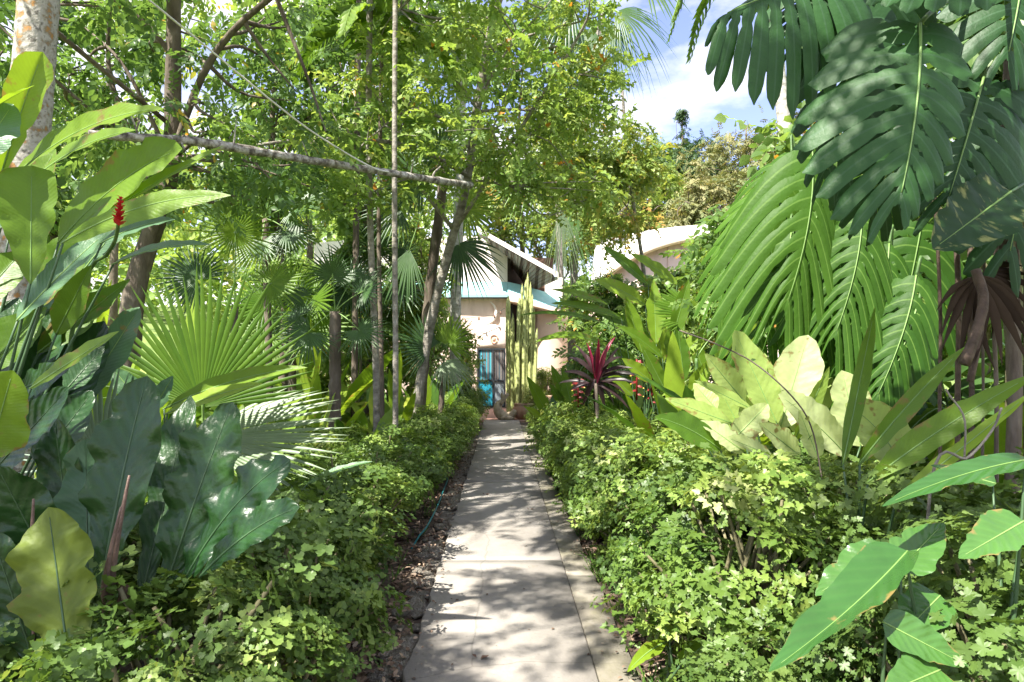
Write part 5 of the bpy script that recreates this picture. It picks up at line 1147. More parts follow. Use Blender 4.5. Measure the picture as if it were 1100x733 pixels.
mon2 = thing('monstera', 'sunlit bright green monstera with long drooping fingers below the dark one', 'monstera', ground_at(910, 5.3))
for b, t, hw, face, kw in (((872, 158, 3.35), (838, 345, 3.25), 92, (-.35, -1, .25), dict(nf=8, left=1.1, right=.45, droop=.75, rnd=.5, phi=(-10, 60), holes=.7, bend=(.10, -.05, .05))),
                           ((926, 228, 3.3), (892, 372, 3.2), 84, (-.5, -1, .3), dict(nf=8, left=1.0, right=.45, droop=.75, rnd=.25, phi=(-10, 58), holes=.7, bend=(.08, -.05, .05))),
                           ((984, 296, 3.2), (935, 440, 3.1), 74, (-.6, -1, .2), dict(nf=8, left=.95, right=.4, droop=.6, rnd=.1, phi=(-15, 60), bend=(.08, -.04, .05))),
                           ((905, 210, 3.6), (968, 330, 3.6), 60, (.2, -1, .5), dict(nf=8, rnd=.9)), ((842, 190, 3.7), (784, 268, 3.6), 42, (-.2, -1, .5), dict(nf=8, rnd=.8, droop=.6)), ((880, 165, 3.5), (920, 240, 3.5), 50, (.1, -.8, .6), dict(nf=8, rnd=.6)),
                           ((945, 205, 3.8), (930, 330, 3.7), 58, (-.5, -1, .2), dict(nf=8, left=1.0, right=.6, droop=.7, rnd=.3, phi=(-10, 60))), ((900, 270, 3.5), (862, 385, 3.4), 58, (-.6, -1, .3), dict(nf=8, left=1.0, right=.5, droop=.8, rnd=.15, phi=(-10, 60))), ((985, 330, 3.4), (950, 430, 3.3), 52, (-.4, -1, .4), dict(nf=8, left=1.0, right=.6, droop=.7, rnd=.2, phi=(-10, 60))), ((850, 165, 3.9), (800, 250, 3.8), 50, (-.3, -1, .5), dict(nf=8, rnd=.4, droop=.7)), ((850, 250, 3.6), (800, 400, 3.5), 62, (-.4, -1, .3), dict(nf=8, left=1.0, right=.5, droop=.75, rnd=.35, phi=(-10, 60), bend=(.08, -.05, .05))), ((955, 262, 3.45), (915, 410, 3.3), 74, (-.4, -1, .25), dict(nf=8, left=1.0, right=.5, droop=.75, rnd=.2, phi=(-10, 60), bend=(.08, -.05, .05))), ((900, 180, 3.7), (850, 300, 3.6), 70, (-.2, -1, .4), dict(nf=8, rnd=.7, droop=.6)),
                           ((820, 215, 3.9), (768, 330, 3.8), 46, (-.3, -1, .3), dict(nf=8, rnd=.55, droop=.6)), ((990, 240, 3.6), (960, 380, 3.6), 66, (-.1, -1, .3), dict(nf=8, rnd=.1, droop=.6)), ((960, 330, 3.5), (985, 470, 3.5), 46, (.2, -1, .3), dict(nf=8, rnd=0, m='monstera'))):
    b, t = (b[0], b[1], b[2] * 1.42), (t[0], t[1], t[2] * 1.42)
    P0, P1 = A(*b), A(*t); d = b[2]; bn = V3(*kw.pop('bend', (0, -.05, .06))) * np.linalg.norm(P1 - P0); mt = kw.pop('m', 'monsteralit')
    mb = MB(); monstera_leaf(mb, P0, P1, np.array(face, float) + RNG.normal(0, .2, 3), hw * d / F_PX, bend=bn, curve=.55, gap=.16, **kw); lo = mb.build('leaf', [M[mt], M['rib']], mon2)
    mb = MB(); cr = A(960, 520, 3.9); cr2 = ground_at(915, 5.3); tube(mb, smooth_path([cr2, (cr2 + P0) / 2 + V3(.12, .1, .1), P0 + V3(.05, .05, .06), P0], 18), np.linspace(.016, .008, 18), 7); mb.build('stalk', M['stem'], lo)
leaf_plant('variegated_vine', 'broad cream-streaked variegated leaf hanging below the dark monstera', 'plant', A(1095, 190, 3.1), [
    dict(b=(1086, 206, 2.85), t=(1002, 268, 2.7), w=38, prof='oval', face=(-.15, -1, .35), n=26, nu=13, fold=.35, wave=.08, rnd=.5)], 'vari', 'rib')
dl = thing('dry_palm_leaf', 'dead brown palm leaf hanging among the dark aerial roots', 'dead leaf', A(1052, 300, 3.2))
mb = MB(); fan_leaf(mb, A(1052, 296, 3.2), V3(.1, -.2, -1), V3(.1, -1, .1), .36, 75, 11, .55, .5, 0, .7, .16, .15); fan_leaf(mb, A(1058, 292, 3.25), V3(.6, -.2, -.6), V3(-.1, -1, .3), .28, 90, 11, .5, .35, 0, .6, .18, .1); mb.build('blade', M['dead'], dl)
mb = MB(); tube(mb, smooth_path([A(1048, 290, 3.15), A(1056, 318, 3.12), A(1052, 345, 3.1), A(1036, 392, 3.1)], 14), np.linspace(.02, .026, 14), 8, rough=.05); tube(mb, smooth_path([A(1054, 330, 3.15), A(1052, 360, 3.15), A(1042, 410, 3.15)], 10), .016, 7); mb.build('stalk', M['deadstem'], dl)
mb = MB(); tube(mb, smooth_path([ground_at(985, 2.6), A(1000, 520, 2.5), A(1040, 492, 2.5), A(1066, 462, 2.5), A(1076, 438, 2.5)], 26), np.linspace(.006, .004, 26), 6, rough=.06); tube(mb, smooth_path([A(1036, 495, 2.5), A(1036, 450, 2.5), A(1020, 425, 2.5), A(1016, 418, 2.5)], 14), .0035, 6)
tag(mb.build('bare_vine', M['barkgrey']), 'pale bare forked vine stem in front of the dark aerial roots', 'vine')
mb = MB(); P = smooth_path([A(884, 520, 3.5), A(872, 460, 3.5), A(850, 425, 3.5), A(810, 390, 3.6), A(770, 370, 3.7), A(730, 355, 3.9)], 24); tube(mb, P, .0042, 5)
pos = P[::2]; D = RNG.normal(0, 1, (len(pos), 3)) + [0, 0, .2]; mb.scatter(T_SIMPLE, pos, frames(D, np.tile(UP, (len(pos), 1)) + RNG.normal(0, .3, (len(pos), 3))), np.full(len(pos), .05), RNG.uniform(0, 1, len(pos)), 1)
tag(mb.build('twining_vine', [M['bark'], M['treedark']]), 'thin dark twining vine crossing the pale yellow-green leaves', 'vine')

# bird-of-paradise / heliconia stand before the vaulted building
leaf_plant('heliconia', 'tall heliconia with long level leaves in front of the vaulted building', 'heliconia', ground_at(690, 10.6), [
    dict(b=(697, 306, 10.4), t=(647, 264, 10.3), w=6.4, face=(-.3, -.9, .5), bend=(0, 0, .05)), dict(b=(728, 306, 10.6), t=(676, 272, 10.5), w=7.2, face=(-.2, -.9, .6), bend=(0, 0, .06)), dict(b=(694, 328, 10.3), t=(638, 300, 10.2), w=9.6, face=(-.2, -.9, .5), bend=(0, 0, .08)),
    dict(b=(654, 328, 10.2), t=(592, 311, 10.0), w=4.8, face=(0, -.8, .7), bend=(0, 0, .08)), dict(b=(668, 342, 10.2), t=(592, 326, 10.0), w=6.4, face=(0, -.8, .7), bend=(0, 0, .09)), dict(b=(654, 350, 10.0), t=(558, 339, 9.7), w=4.0, face=(0, -.7, .8), bend=(0, 0, .14), rnd=.1), dict(b=(652, 372, 9.9), t=(574, 368, 9.6), w=5.6, face=(0, -.75, .7), bend=(0, 0, .22), rnd=.45),
    dict(b=(690, 350, 10.6), t=(640, 336, 10.5), w=6.4, rnd=.1), dict(b=(700, 380, 10.2), t=(668, 330, 10.2), w=9.6, rnd=.1, face=(.2, -1, .4)), dict(b=(712, 390, 10.6), t=(700, 315, 10.7), w=12.0, rnd=.9), dict(b=(730, 405, 10.3), t=(720, 345, 10.3), w=10.4, prof='paddle', rnd=.4), dict(b=(700, 428, 9.8), t=(752, 402, 9.7), w=5.6, face=(0, -.8, .6), rnd=.8),
    dict(b=(690, 400, 10.6), t=(655, 372, 10.6), w=7.2, rnd=.1), dict(b=(745, 420, 10.4), t=(705, 388, 10.2), w=8.0, rnd=.1), dict(b=(760, 410, 10.6), t=(742, 360, 10.6), w=8.8), dict(b=(770, 390, 10.8), t=(790, 330, 10.8), w=9.6, rnd=.3)], 'banana', 'rib')
leaf_plant('heliconia', 'heliconia clump with upright paddle leaves between the cordyline and the fan palm', 'heliconia', ground_at(715, 9.4), [
    dict(b=(690, 380, 9.4), t=(672, 318, 9.4), w=9, face=(.2, -1, .4)), dict(b=(705, 370, 9.5), t=(702, 300, 9.6), w=9, face=(-.2, -1, .3)), dict(b=(722, 365, 9.3), t=(740, 300, 9.3), w=9, face=(.1, -1, .5)), dict(b=(712, 385, 9.2), t=(662, 350, 9.0), w=8, face=(-.1, -.8, .7), bend=(0, 0, .1)), dict(b=(725, 392, 9.2), t=(770, 352, 9.1), w=9, face=(.1, -.8, .7), bend=(0, 0, .12)), dict(b=(700, 410, 9.1), t=(668, 385, 9.0), w=8, face=(-.2, -.9, .5)), dict(b=(735, 410, 9.0), t=(728, 350, 9.0), w=9), dict(b=(715, 420, 9.0), t=(690, 372, 8.9), w=8, rnd=.2), dict(b=(740, 425, 8.9), t=(765, 385, 8.8), w=9, rnd=.8), dict(b=(680, 425, 9.2), t=(650, 398, 9.1), w=7, rnd=.7)], 'banana', 'rib')
for lab, px, y0, y1, d in (('red and yellow hanging heliconia flower, the brightest, beside the cordyline', 684, 388, 428, 9.6), ('darker orange hanging heliconia flower right of the brightest one', 700, 396, 436, 9.8), ('small red hanging heliconia flower under the cordyline leaves', 621, 408, 436, 10.2)):
    h = thing('heliconia_flower', lab, 'flower', A(px, y0, d), 'hanging heliconia flowers'); mb = MB(); tube(mb, smooth_path([ground_at(px + 12, d + .2), A(px + 10, 395, d + .1), A(px + 5, y0 - 14, d), A(px, y0, d), A(px, y1, d)], 20), .008, 6); mb.build('stem', M['stem'], h)
    mb = MB(); nb = 9
    for k in range(nb):
        q = A(px, y0 + (y1 - y0) * k / nb, d); sg = -1 if k % 2 else 1; s_ = .115 * (1 - .05 * k); D_ = np.array([[sg, -.35, -.25]]); 
        for rd, off in ((.2, 0), (.95, .022)): mb.scatter(T_SIMPLE if rd < .5 else T_ROUND, (q + V3(sg * (.004 + off * 3.4), -.002 - off * 1.2, -off * 1.3))[None], frames(D_, np.array([[0, -1, .5]])), np.array([s_ * (1 if rd < .5 else .28)]), np.array([rd]))
    tube(mb, np.array([A(px, y0 - 2, d), A(px, y1 + 2, d)]), .014, 6, 0, .1)
    mb.build('bracts', M['helio'], h)
cd_ = ground_at(640, 9.0); cor = thing('cordyline', 'purple-leaved cordyline with bright pink young leaves above the right hedge', 'cordyline', cd_)
mb = MB(); cc = A(640, 412, 9.0); tube(mb, smooth_path([cd_, (cd_ + cc) / 2 + V3(.03, 0, 0), cc], 10), np.linspace(.03, .022, 10), 7); mb.build('stem', M['bark'], cor)
for (tx, ty), w, r in (((630, 368), 2.6, .95), ((643, 364), 2.6, 1), ((654, 370), 2.6, .8), ((661, 362), 2.4, .85), ((624, 378), 2.6, .5), ((668, 384), 3, .15), ((610, 384), 3, .2), ((605, 400), 3, .15), ((680, 396), 3, .25), ((682, 412), 3, .1), ((672, 424), 3.4, .3), ((660, 436), 3.4, .2), ((612, 420), 3.2, .35), ((650, 440), 3.4, .1), ((626, 436), 3.4, .3), ((640, 376), 3, .3), ((617, 370), 2.6, .3), ((688, 404), 2.8, .05), ((600, 412), 2.8, .1), ((666, 372), 2.6, .2), ((640, 446), 3.4, .15), ((676, 440), 3, .25)):
    mb = MB(); t = A(tx, ty, 9.0 + RNG.uniform(-.35, .25)); b = cc + (t - cc) * .06 + V3(0, 0, RNG.uniform(-.06, .12)); blade(mb, leaf_pts(b, t, (0, -.04, .10), 14), (RNG.uniform(-.8, .8), -1, .7), w * 8.2 / F_PX, 'lance', 7, .35, .06, rnd=r); mb.build('leaf', M['cordy'], cor)
leaf_plant('banana_sprout', 'young banana sprout with upright leaves right of the path end', 'plant', ground_at(587, 12.2), [
    dict(b=(592, 452, 12.2), t=(566, 404, 12.1), w=7, face=(.2, -1, .3)), dict(b=(593, 450, 12.2), t=(598, 418, 12.2), w=6, m='bluegreen'), dict(b=(590, 455, 12.2), t=(562, 436, 12.0), w=5, face=(0, -.7, .7)), dict(b=(612, 440, 11.8), t=(592, 392, 11.8), w=7, face=(.3, -1, .3)), dict(b=(608, 440, 11.8), t=(590, 412, 11.7), w=5), dict(b=(615, 440, 11.6), t=(604, 395, 11.6), w=6, rnd=.2)], 'banana')

# ------------------------------------------------------------------ understory clumps (copies)
def clump_proto(name, label, cat, n, L, w, mat, seed, prof='lance', group=None, erect=.5):
    global RNG
    keep = RNG; RNG = np.random.default_rng(seed); g = RNG; root = thing(name, label, cat, (0, 0, 0), group); fb, sb = MB(), MB()
    for k in range(n):
        a = k * 2.4 + g.uniform(-.4, .4); el = g.uniform(.25, 1.35) * (.6 + erect); dv = V3(math.cos(a) * math.cos(el), math.sin(a) * math.cos(el), math.sin(el)); ln = L * g.uniform(.7, 1.2)
        b = V3(math.cos(a), math.sin(a), 0) * .06 + dv * ln * g.uniform(.3, .9); t = b + dv * ln + V3(math.cos(a), math.sin(a), 0) * ln * .25 - UP * ln * .25 * math.cos(el)
        blade(fb, leaf_pts(b, t, (0, 0, .1 * ln), 12), V3(-math.cos(a) * math.sin(el) + g.normal(0, .3), -math.sin(a) * math.sin(el) + g.normal(0, .3), math.cos(el) + .3), ln * w * g.uniform(.8, 1.2), prof, 7, .25, .06)
        tube(sb, bez(V3(0, 0, -.05), b * .5 + UP * .1, b, 6), .008 * L ** .5, 5)
    fb.build('foliage', M[mat], root); sb.build('stems', M['stem'], root); RNG = keep; return root

UGL = 'leafy understory plants'
protos = [clump_proto('understory_plant', 'x', 'plant', 16, .62, .13, 'plant', 51, group=UGL), clump_proto('understory_plant', 'x', 'plant', 14, .75, .10, 'banana', 52, group=UGL, erect=.7), clump_proto('understory_plant', 'x', 'plant', 22, .38, .22, 'plant', 53, 'oval', group=UGL), clump_proto('understory_plant', 'x', 'plant', 18, .55, .16, 'treelight', 54, 'oval', group=UGL)]
spots = [(285, 8.0, 0, 1.1, 'lance-leaved clump left of the fan palm with brown trunk'), (335, 8.4, 1, 1.2, 'upright leafy clump at the foot of the brown-trunked fan palm'), (385, 9.0, 0, 1.0, 'leafy clump left of the thin pale trunks'), (375, 7.6, 2, 1.1, 'low round-leaved clump on the left hedge below the thin trunks'), (300, 10.2, 3, 1.6, 'bright leaves glowing behind the pale fan leaf'), (340, 12, 1, 1.9, 'tall bright clump on the sunlit bank'), (265, 12.5, 3, 2.0, 'pale leaves on the bank behind the star-like fan leaf'),
         (425, 10.6, 1, 1.2, 'upright clump between the thin trunks and the slanting tree'), (410, 12.2, 3, 1.8, 'bright clump behind the thin pale trunks'), (460, 13.0, 0, 1.5, 'green clump behind the slanting tree'), (200, 10, 1, 1.8, 'tall clump behind the big bright fan leaf'), (160, 9.6, 0, 1.7, 'green clump beside the brown forked trunk'), (100, 6.5, 1, 1.6, 'shaded clump behind the banana leaves'), (60, 7.0, 0, 1.9, 'dark clump at the foot of the lichen-spotted palm'), (20, 5.8, 1, 1.5, 'shaded clump at the left border behind the banana stem'), (130, 5.4, 2, 1.4, 'round-leaved clump under the red ginger flower'), (250, 6.8, 0, 1.1, 'clump just behind the big fan leaf'), (360, 14, 3, 2.2, 'sunlit clump far back on the bank'),
         (640, 8.2, 2, .9, 'low round-leaved clump under the cordyline'), (725, 7.6, 1, 1.3, 'upright clump left of the pale yellow-green leaves'), (770, 7.0, 0, 1.5, 'green clump behind the pale yellow-green leaves'), (815, 6.4, 1, 1.5, 'tall clump behind the yellow-green plant and below the lit monstera'), (860, 6.8, 0, 1.7, 'clump behind the lit monstera'), (910, 5.8, 2, 1.8, 'round-leaved clump behind the drooping monstera fingers'), (965, 5.0, 1, 1.5, 'clump behind the long narrow leaves'), (1010, 6.0, 3, 1.6, 'bright clump seen between the aerial roots'), (1060, 4.8, 0, 1.4, 'shaded clump behind the aerial roots'), (1095, 6.2, 3, 1.7, 'bright clump at the right border behind the roots'), (720, 10.5, 3, 1.2, 'bright oval-leaved clump below the broad fan leaf'), (680, 11.6, 0, 1.4, 'clump behind the hanging heliconia flowers'), (610, 15, 2, 1.3, 'small round-leaved clump before the tan round wall'), (795, 9.0, 3, 1.4, 'bright clump right of the broad pleated fan leaf'), (600, 18.2, 3, .8, 'pale clump against the salmon planter wall')]
for i, (px, d, k, s_, lab) in enumerate(spots):
    g0 = ground_at(px, d); dup(protos[k], g0, RNG.uniform(0, 6.28), s_, lab, UGL)
for p in protos:
    for ch in list(p.children): bpy.data.objects.remove(ch)
    bpy.data.objects.remove(p)
# areca fronds in the right gap
ar = thing('areca_palm', 'clump of feathery palm fronds lit up behind the aerial roots', 'palm', ground_at(1010, 5.4))
for k in range(16):
    b0 = ground_at(1010 + RNG.uniform(-40, 50), 5.4 + RNG.uniform(-.4, .5)); a = RNG.uniform(0, 6.28); dv = V3(math.cos(a), math.sin(a) * .6, 0); h_ = RNG.uniform(.7, 1.9)
    mb = MB(); frond(mb, [b0, b0 + dv * .12 + UP * h_ * .6, b0 + dv * .5 + UP * h_, b0 + dv * 1.15 + UP * h_ * .8], .42, 26, .35, 0, 1, .012); mb.build('frond', [M['fan'] if k % 3 else M['fandark'], M['stem']], ar)

# ------------------------------------------------------------------ hedges
HL, HR = 'shrubs of the left hedge', 'shrubs of the right hedge'
far_p = [shrub_parts(61, .52, .52, .95, 60, 16, RO_SCAL_S, .085), shrub_parts(62, .52, .52, .95, 60, 16, RO_SCAL_S, .085)]
near_l = [shrub_parts(63, .46, .46, .85, 46, 15, RO_SCAL, .066, .30, 8, .19, 1.2), shrub_parts(64, .46, .46, .85, 46, 15, RO_SCAL, .066, .30, 8, .19, 1.2)]
leggy = [shrub_parts(67, .26, .26, .85, 17, 15, RO_SCAL, .062, .50, 4, .30, 1.5), shrub_parts(68, .30, .30, .85, 20, 15, RO_SCAL, .062, .45, 5, .28, 1.5)]
near_r = [shrub_parts(65, .52, .52, 1.0, 76, 12, RO_MAPLE, .085, .04, 9, .17, 1.2), shrub_parts(66, .52, .52, 1.0, 80, 14, RO_FRILL, .080, .04, 11, .16, 1.2), shrub_parts(69, .5, .5, 1.0, 74, 13, RO_MAPLE, .066, .06, 10, .17, 1.2)]
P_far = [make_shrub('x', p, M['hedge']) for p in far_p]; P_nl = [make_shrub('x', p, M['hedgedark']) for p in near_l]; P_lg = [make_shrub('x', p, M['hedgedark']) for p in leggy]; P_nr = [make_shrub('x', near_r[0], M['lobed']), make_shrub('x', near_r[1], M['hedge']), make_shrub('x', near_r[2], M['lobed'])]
ORD = ['first', 'second', 'third', 'fourth', 'fifth', 'sixth', 'seventh', 'eighth', 'ninth', 'tenth', 'eleventh', 'twelfth', 'thirteenth', 'fourteenth', 'fifteenth', 'sixteenth', 'seventeenth', 'eighteenth', 'nineteenth', 'twentieth', 'twenty-first', 'twenty-second']
def row(side, xs_fn, ys_, hfn, protos_, phrase, group):
    for k, y in enumerate(ys_):
        x = xs_fn(y) + RNG.normal(0, .05); p = protos_(k, y); h = hfn(y) * RNG.uniform(.92, 1.08)
        base_h = 1.0 if p in P_nr else .85 if p in P_nl or p in P_lg else .95
        w = (h / base_h) ** .5 * RNG.uniform(.95, 1.1)
        dup(p, (x, y, float(gz(x, y)) - .01), RNG.uniform(0, 6.28), (w, w, h / base_h), f'leafy hedge shrub, {ORD[k]} from the front {phrase}', group)
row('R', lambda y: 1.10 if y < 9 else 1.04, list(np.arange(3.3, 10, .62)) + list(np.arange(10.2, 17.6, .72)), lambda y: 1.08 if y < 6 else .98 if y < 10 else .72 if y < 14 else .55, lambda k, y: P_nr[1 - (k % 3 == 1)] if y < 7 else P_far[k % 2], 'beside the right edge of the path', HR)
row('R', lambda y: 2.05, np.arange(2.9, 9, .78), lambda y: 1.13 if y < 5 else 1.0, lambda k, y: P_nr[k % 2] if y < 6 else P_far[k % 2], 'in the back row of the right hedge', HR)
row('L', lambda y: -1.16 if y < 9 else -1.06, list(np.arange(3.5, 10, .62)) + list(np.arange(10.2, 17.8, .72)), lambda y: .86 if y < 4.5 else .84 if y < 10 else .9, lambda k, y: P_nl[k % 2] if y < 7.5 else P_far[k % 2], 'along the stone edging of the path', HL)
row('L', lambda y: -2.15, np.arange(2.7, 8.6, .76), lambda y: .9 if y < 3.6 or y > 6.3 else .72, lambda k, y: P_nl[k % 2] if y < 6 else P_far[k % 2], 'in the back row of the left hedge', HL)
for px, d, p, s_, lab in ((205, 2.5, P_lg[1], 1.14, 'leggy shrub with dome of round leaves right of the brown flower spikes'), (128, 1.95, P_lg[0], .94, 'thin-stemmed little shrub in front of the brown flower spikes'), (214, 2.0, P_lg[1], .92, 'low leggy shrub with pale bare stems below the dome-topped one'), (45, 1.9, P_lg[1], .98, 'light green shrub in front of the yellow-green leaf'), (-8, 1.75, P_lg[0], .98, 'pale leaved shrub in the bottom left corner'),
                          (262, 2.45, P_lg[1], 1.0, 'leggy shrub between the dome-topped shrub and the left hedge'), (290, 3.0, P_lg[0], 1.12, 'tall leggy shrub just right of the curled dark leaves'), (228, 2.1, P_lg[0], .8, 'small low shrub at the bottom edge between the leggy shrubs'), (-30, 2.7, P_nl[1], .9, 'small shrub cut by the left border beneath the dark leaves'), (318, 3.1, P_nl[0], .85, 'leafy shrub at the near end of the left hedge'),
                          (1120, 2.1, P_nr[2], 1.14, 'large-leaved shrub closest to the camera at the bottom right corner'), (985, 2.6, P_nr[2], .95, 'shrub behind the arrow-shaped glossy philodendron leaf'), (800, 2.5, P_nr[0], .62, 'low shrub at the bottom of the picture beside the philodendron tip'), (1130, 2.6, P_nr[0], 1.1, 'shrub at the right border under the long yellow-edged leaf')):
    g0 = ground_at(px, d); dup(p, g0, RNG.uniform(0, 6.28), s_, lab, HL if px < 500 else HR)
for k, (px, d, h, lab) in enumerate(((497, 16.5, 1.5, 'tall vine-covered shrub left of the blue door'), (486, 15.0, 1.3, 'bushy shrub left of the path end below the young fan palm'), (500, 18.6, .85, 'rounded bright shrub just before the house door'), (592, 21.5, 1.5, 'grey-green shrub against the tan round wall'), (576, 19.2, .9, 'pale feathery plant beside the flower pot'))):
    g0 = ground_at(px, d); dup(P_far[k % 2], g0, k, (h * .8, h * .8, h / .95), lab, 'shrubs before the house')
for p in P_far + P_nl + P_nr + P_lg:
    for ch in list(p.children): bpy.data.objects.remove(ch)
    bpy.data.objects.remove(p)

# ------------------------------------------------------------------ edging stones, litter, grass, hose
def stone_mesh(seed):
    g = np.random.default_rng(seed); mb = MB(); nu, nv_ = 14, 9; th = np.linspace(0, 2 * PI, nu, endpoint=False); ph = np.linspace(-PI / 2 + .05, PI / 2 - .05, nv_)
    d = np.stack([np.cos(ph)[:, None] * np.cos(th), np.cos(ph)[:, None] * np.sin(th), np.sin(ph)[:, None] * np.ones(nu)], -1); k = g.normal(0, 1, (9, 3)); k /= np.linalg.norm(k, axis=1)[:, None]
    cut = np.min(.78 / np.maximum(.78, np.abs(d @ k.T)) + 0 * d[..., :1], -1); r = cut * (1 + .05 * np.sin(d @ k[0] * 7) + .05 * np.sin(d @ k[1] * 9) + .03 * g.normal(size=(nv_, nu)))
    V = (d * r[..., None]).reshape(-1, 3); i = np.arange(nv_ - 1)[:, None] * nu; j = np.arange(nu)[None]; j2 = (j + 1) % nu
    mb.add(V, [np.stack([i + j, i + j2, i + nu + j2, i + nu + j], -1).reshape(-1, 4), np.arange(nu)[None, ::-1], (np.arange(nu) + (nv_ - 1) * nu)[None]]); return mb
SG = 'rough stones edging the path'; SL = 'rough grey rubble stone in the edging along the left side of the concrete path'
sp0 = [tag(stone_mesh(s).build('edging_stone', M['stone']), SL, 'stone', SG) for s in (1, 2, 3, 4, 5)]
y = 2.7; cnt = 0
while y < 15.5 and cnt < 190:
    for rowx in (-.535, -.625):
        s_ = RNG.uniform(.05, .10); o = sp0[cnt] if cnt < 5 else sp0[cnt % 5].copy()
        if cnt >= 5: COL.objects.link(o)
        o.location = (rowx + RNG.normal(0, .02), y + RNG.uniform(-.07, .07), -.045 + RNG.uniform(-.012, .012)); o.scale = (s_ * .85, s_ * RNG.uniform(1.0, 1.5), s_ * .40); o.rotation_euler = (RNG.normal(0, .12), RNG.normal(0, .12), RNG.normal(0, .35)); cnt += 1
    y += RNG.uniform(.12, .2)
mb = MB(); n = 9000; yy = 2.0 + 15 * RNG.uniform(0, 1, n) ** 1.4; sd = RNG.uniform(size=n) < .62
xx = np.where(sd, RNG.uniform(-1.45, -.60, n), RNG.uniform(.72, 1.35, n)); pos = np.stack([xx, yy, gz(xx, yy) + RNG.uniform(.004, .03, n)], -1)
D = RNG.normal(0, 1, (n, 3)) * [1, 1, .25]; U = RNG.normal(0, .35, (n, 3)) + UP; mb.scatter(T_SIMPLE, pos, frames(D, U), RNG.uniform(.03, .085, n), RNG.uniform(0, 1, n)); n = 900; yy = 2.5 + 13 * RNG.uniform(0, 1, n) ** 1.3; xx = RNG.uniform(-.70, -.50, n); mb.scatter(T_SIMPLE, np.stack([xx, yy, RNG.uniform(-.02, .02, n)], -1), frames(RNG.normal(0, 1, (n, 3)) * [1, 1, .3], RNG.normal(0, .35, (n, 3)) + UP), RNG.uniform(.02, .06, n), RNG.uniform(.2, 1, n))
n = 560; yy = 2.2 + 14 * RNG.uniform(0, 1, n) ** 1.2; sd = RNG.uniform(size=n) < .4; xx = np.where(sd, -.48 + np.abs(RNG.normal(0, .05, n)), .69 - np.abs(RNG.normal(0, .09, n))); k_ = RNG.uniform(size=n) < .22; xx = np.where(k_, RNG.uniform(-.45, .65, n), xx)
mb.scatter(T_SIMPLE, np.stack([xx, yy, np.full(n, .004) + RNG.uniform(0, .004, n)], -1), frames(RNG.normal(0, 1, (n, 3)) * [1, 1, .08], RNG.normal(0, .2, (n, 3)) + UP), RNG.uniform(.008, .035, n), RNG.uniform(0, 1, n))
tag(mb.build('leaf_litter', M['litter']), 'fallen brown leaves lying on the soil beside the path', 'leaf litter', kind='stuff')
mb = MB(); n = 2600; yy = 2.6 + 14 * RNG.uniform(0, 1, n) ** 1.3; sd = RNG.uniform(size=n) < .25
cl_ = np.sin(yy * 2.7) + np.sin(yy * 6.1 + 1) + RNG.normal(0, .4, n) > .1; yy = yy[cl_]; sd = sd[cl_]; n = len(yy)
xx = np.where(sd, RNG.uniform(-.95, -.74, n), .70 + np.abs(RNG.normal(0, .07, n))); pos = np.stack([xx, yy, gz(xx, yy)], -1)
D = RNG.normal(0, .45, (n, 3)) + UP * .9 + np.stack([np.where(sd, .3, -.3), np.zeros(n), np.zeros(n)], -1); Tg = tmpl_simple(.035, .02, -.25)
mb.scatter(Tg, pos, frames(D, RNG.normal(0, 1, (n, 3)) * [1, 1, .2]), RNG.uniform(.06, .17, n), RNG.uniform(0, 1, n)); tag(mb.build('grass', M['grass']), 'thin grass tufts growing along the path edges', 'grass', kind='stuff')
mb = MB(); tube(mb, smooth_path([(-.78, 5.9, -.06), (-.74, 6.1, .0), (-.70, 6.4, .02), (-.69, 7.3, .015), (-.71, 8.4, .0), (-.73, 9.2, -.03), (-.78, 9.6, -.06)], 60), .008, 7); tag(mb.build('garden_hose', M['hose']), 'teal garden hose lying along the stone edging', 'hose')
for lab, (px, py), s_ in (('curled dead leaf lying near the front of the concrete path', (516, 709), .05), ('tiny dead leaf on the path below the large sun patch', (489, 646), .028), ('small dry leaf farther up on the concrete path', (522, 532), .05), ('dry leaf by the right side strip of the path', (570, 548), .04)):
    d = CAM_H * F_PX / (py - CY); p = A(px, py, d); p[2] = .004; mb = MB(); mb.scatter(tmpl_simple(.3, .22, .2), p[None], frames(np.array([[1, .5, 0.05]]), np.array([[.1, 0, 1]])), np.array([s_]), np.array([.15])); mb.scatter(tmpl_simple(.3, .2, .1), (p + V3(-.02, .01, .004))[None], frames(np.array([[-.7, .4, .3]]), np.array([[.2, -.4, 1]])), np.array([s_ * .6]), np.array([.1]))
    tag(mb.build('fallen_leaf', M['litter'], loc=p), lab, 'leaf', 'dry leaves on the path')
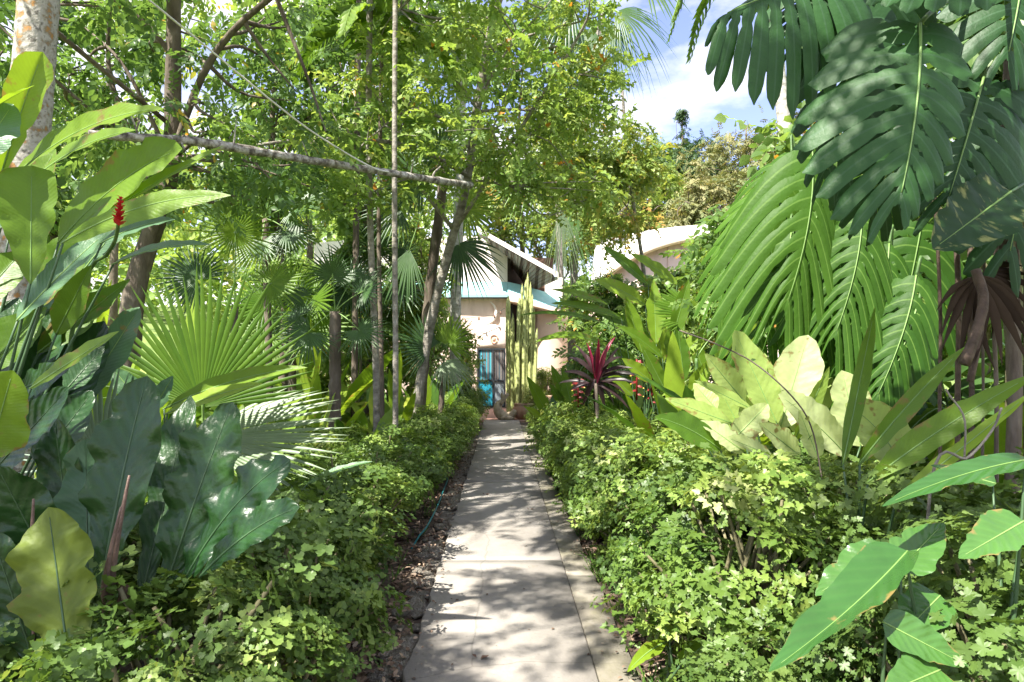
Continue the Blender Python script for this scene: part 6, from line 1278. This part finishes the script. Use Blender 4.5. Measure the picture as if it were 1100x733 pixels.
for lab, px, d, ytop, rr, mt, T, sl, sd in (('leafy bush hiding the house wall, left of the fibrous palm trunk', 415, 16, 300, .9, 'tree', SP_OVAL, .34, 71), ('tall bush with fine leaves between the slanting tree and the house tower', 462, 18.5, 320, .7, 'tree', SP_OVAL, .36, 72), ('fine-leaved tree crown in front of the white upper wall of the house', 440, 19, 225, 1.0, 'treelight', SP_OVAL, .36, 81), ('leafy sapling between the thin pale trunks and the house', 385, 14, 250, .8, 'tree', SP_OVAL, .34, 82), ('young tree with airy light crown left of the slanting tree', 452, 14.5, 245, .55, 'treelight', SP_OVAL, .3, 83), ('round bush against the house wall between the palms', 345, 19.5, 300, 1.4, 'treelight', SP_OVAL, .4, 84), ('bush on the bank behind the brown-trunked fan palm', 355, 17, 285, 1.3, 'treelight', SP_OVAL_B, .38, 73), ('loose vine-hung bush against the pale tower wall', 494, 20.5, 345, .32, 'hedge', SP_OVAL, .3, 74), ('dark bush on the bank behind the dark fan palm crown', 300, 15, 270, 1.3, 'tree', SP_OVAL, .34, 75),
                                        ('bush with narrow leaves before the vaulted wall', 668, 14.5, 335, .8, 'tree', SP_NARROW, .4, 76), ('light bush beside the eave of the vaulted building', 715, 15, 300, .75, 'treelight', SP_OVAL_B, .38, 77), ('dense bush in front of the vaulted wall, left of its eave beam', 645, 17, 288, 1.0, 'tree', SP_OVAL, .34, 86), ('rounded green bush under the middle of the curved eave', 700, 17, 292, 1.2, 'tree', SP_OVAL_B, .36, 87), ('leafy bush below the right part of the curved eave', 745, 16, 285, 1.1, 'treelight', SP_OVAL, .36, 88), ('bush hiding the foot of the vaulted wall behind the pale yellow-green leaves', 800, 12, 300, .9, 'tree', SP_OVAL, .3, 85), ('bushy plant below the level heliconia leaves', 640, 13.2, 372, .5, 'tree', SP_OVAL, .3, 78)):
    g0 = ground_at(px, d); zt = A(px, ytop, d)[2]; zm = (zt + g0[2]) / 2
    make_tree('tall_bush', lab, 'bush', [g0, [g0[0] + .05, d, zm], [g0[0], d, zt - .1]], .04, .015, [(g0[0], d, zm, rr, rr * .8, (zt - g0[2]) / 2, 1), (g0[0], d, zm + .25 * (zt - g0[2]), rr * .8, rr * .7, (zt - g0[2]) * .25, .6)], int(30 + 26 * rr), .34, 14, sl, T, M[mt], M['twig'], sd, 'bushes screening the house', 6, limb_t=.1)
# far wood closing the view between the trunks
mb = MB(); n = 15000; a = RNG.uniform(-1.15, 1.15, n); dist = RNG.uniform(38, 80, n); xx = np.sin(a) * dist * 1.3; yy = np.cos(a) * dist + 4; keepm = yy > 33; xx, yy = xx[keepm], yy[keepm]; n = len(xx)
topz_ = 5.5 + 1.2 * np.sin(xx * .25) + .8 * np.sin(xx * .71 + 1) + np.where(xx < -3, 5.5, 0) + np.where(xx > 22, 5, 0); zz = gz(xx, yy) + RNG.uniform(0, 1, n) ** .8 * topz_
D = RNG.normal(0, 1, (n, 3)); U = RNG.normal(0, .5, (n, 3)) + UP; mb.scatter(SP_OVAL_B, np.stack([xx, yy, zz], -1), frames(D, U), RNG.uniform(.9, 1.8, n), np.clip(RNG.normal(.45, .2, n) + .2 * np.sin(xx * .6), 0, .95)); tag(mb.build('far_woodland', M['treelight']), 'dense green woodland closing the view beyond the garden', 'woodland', kind='stuff')
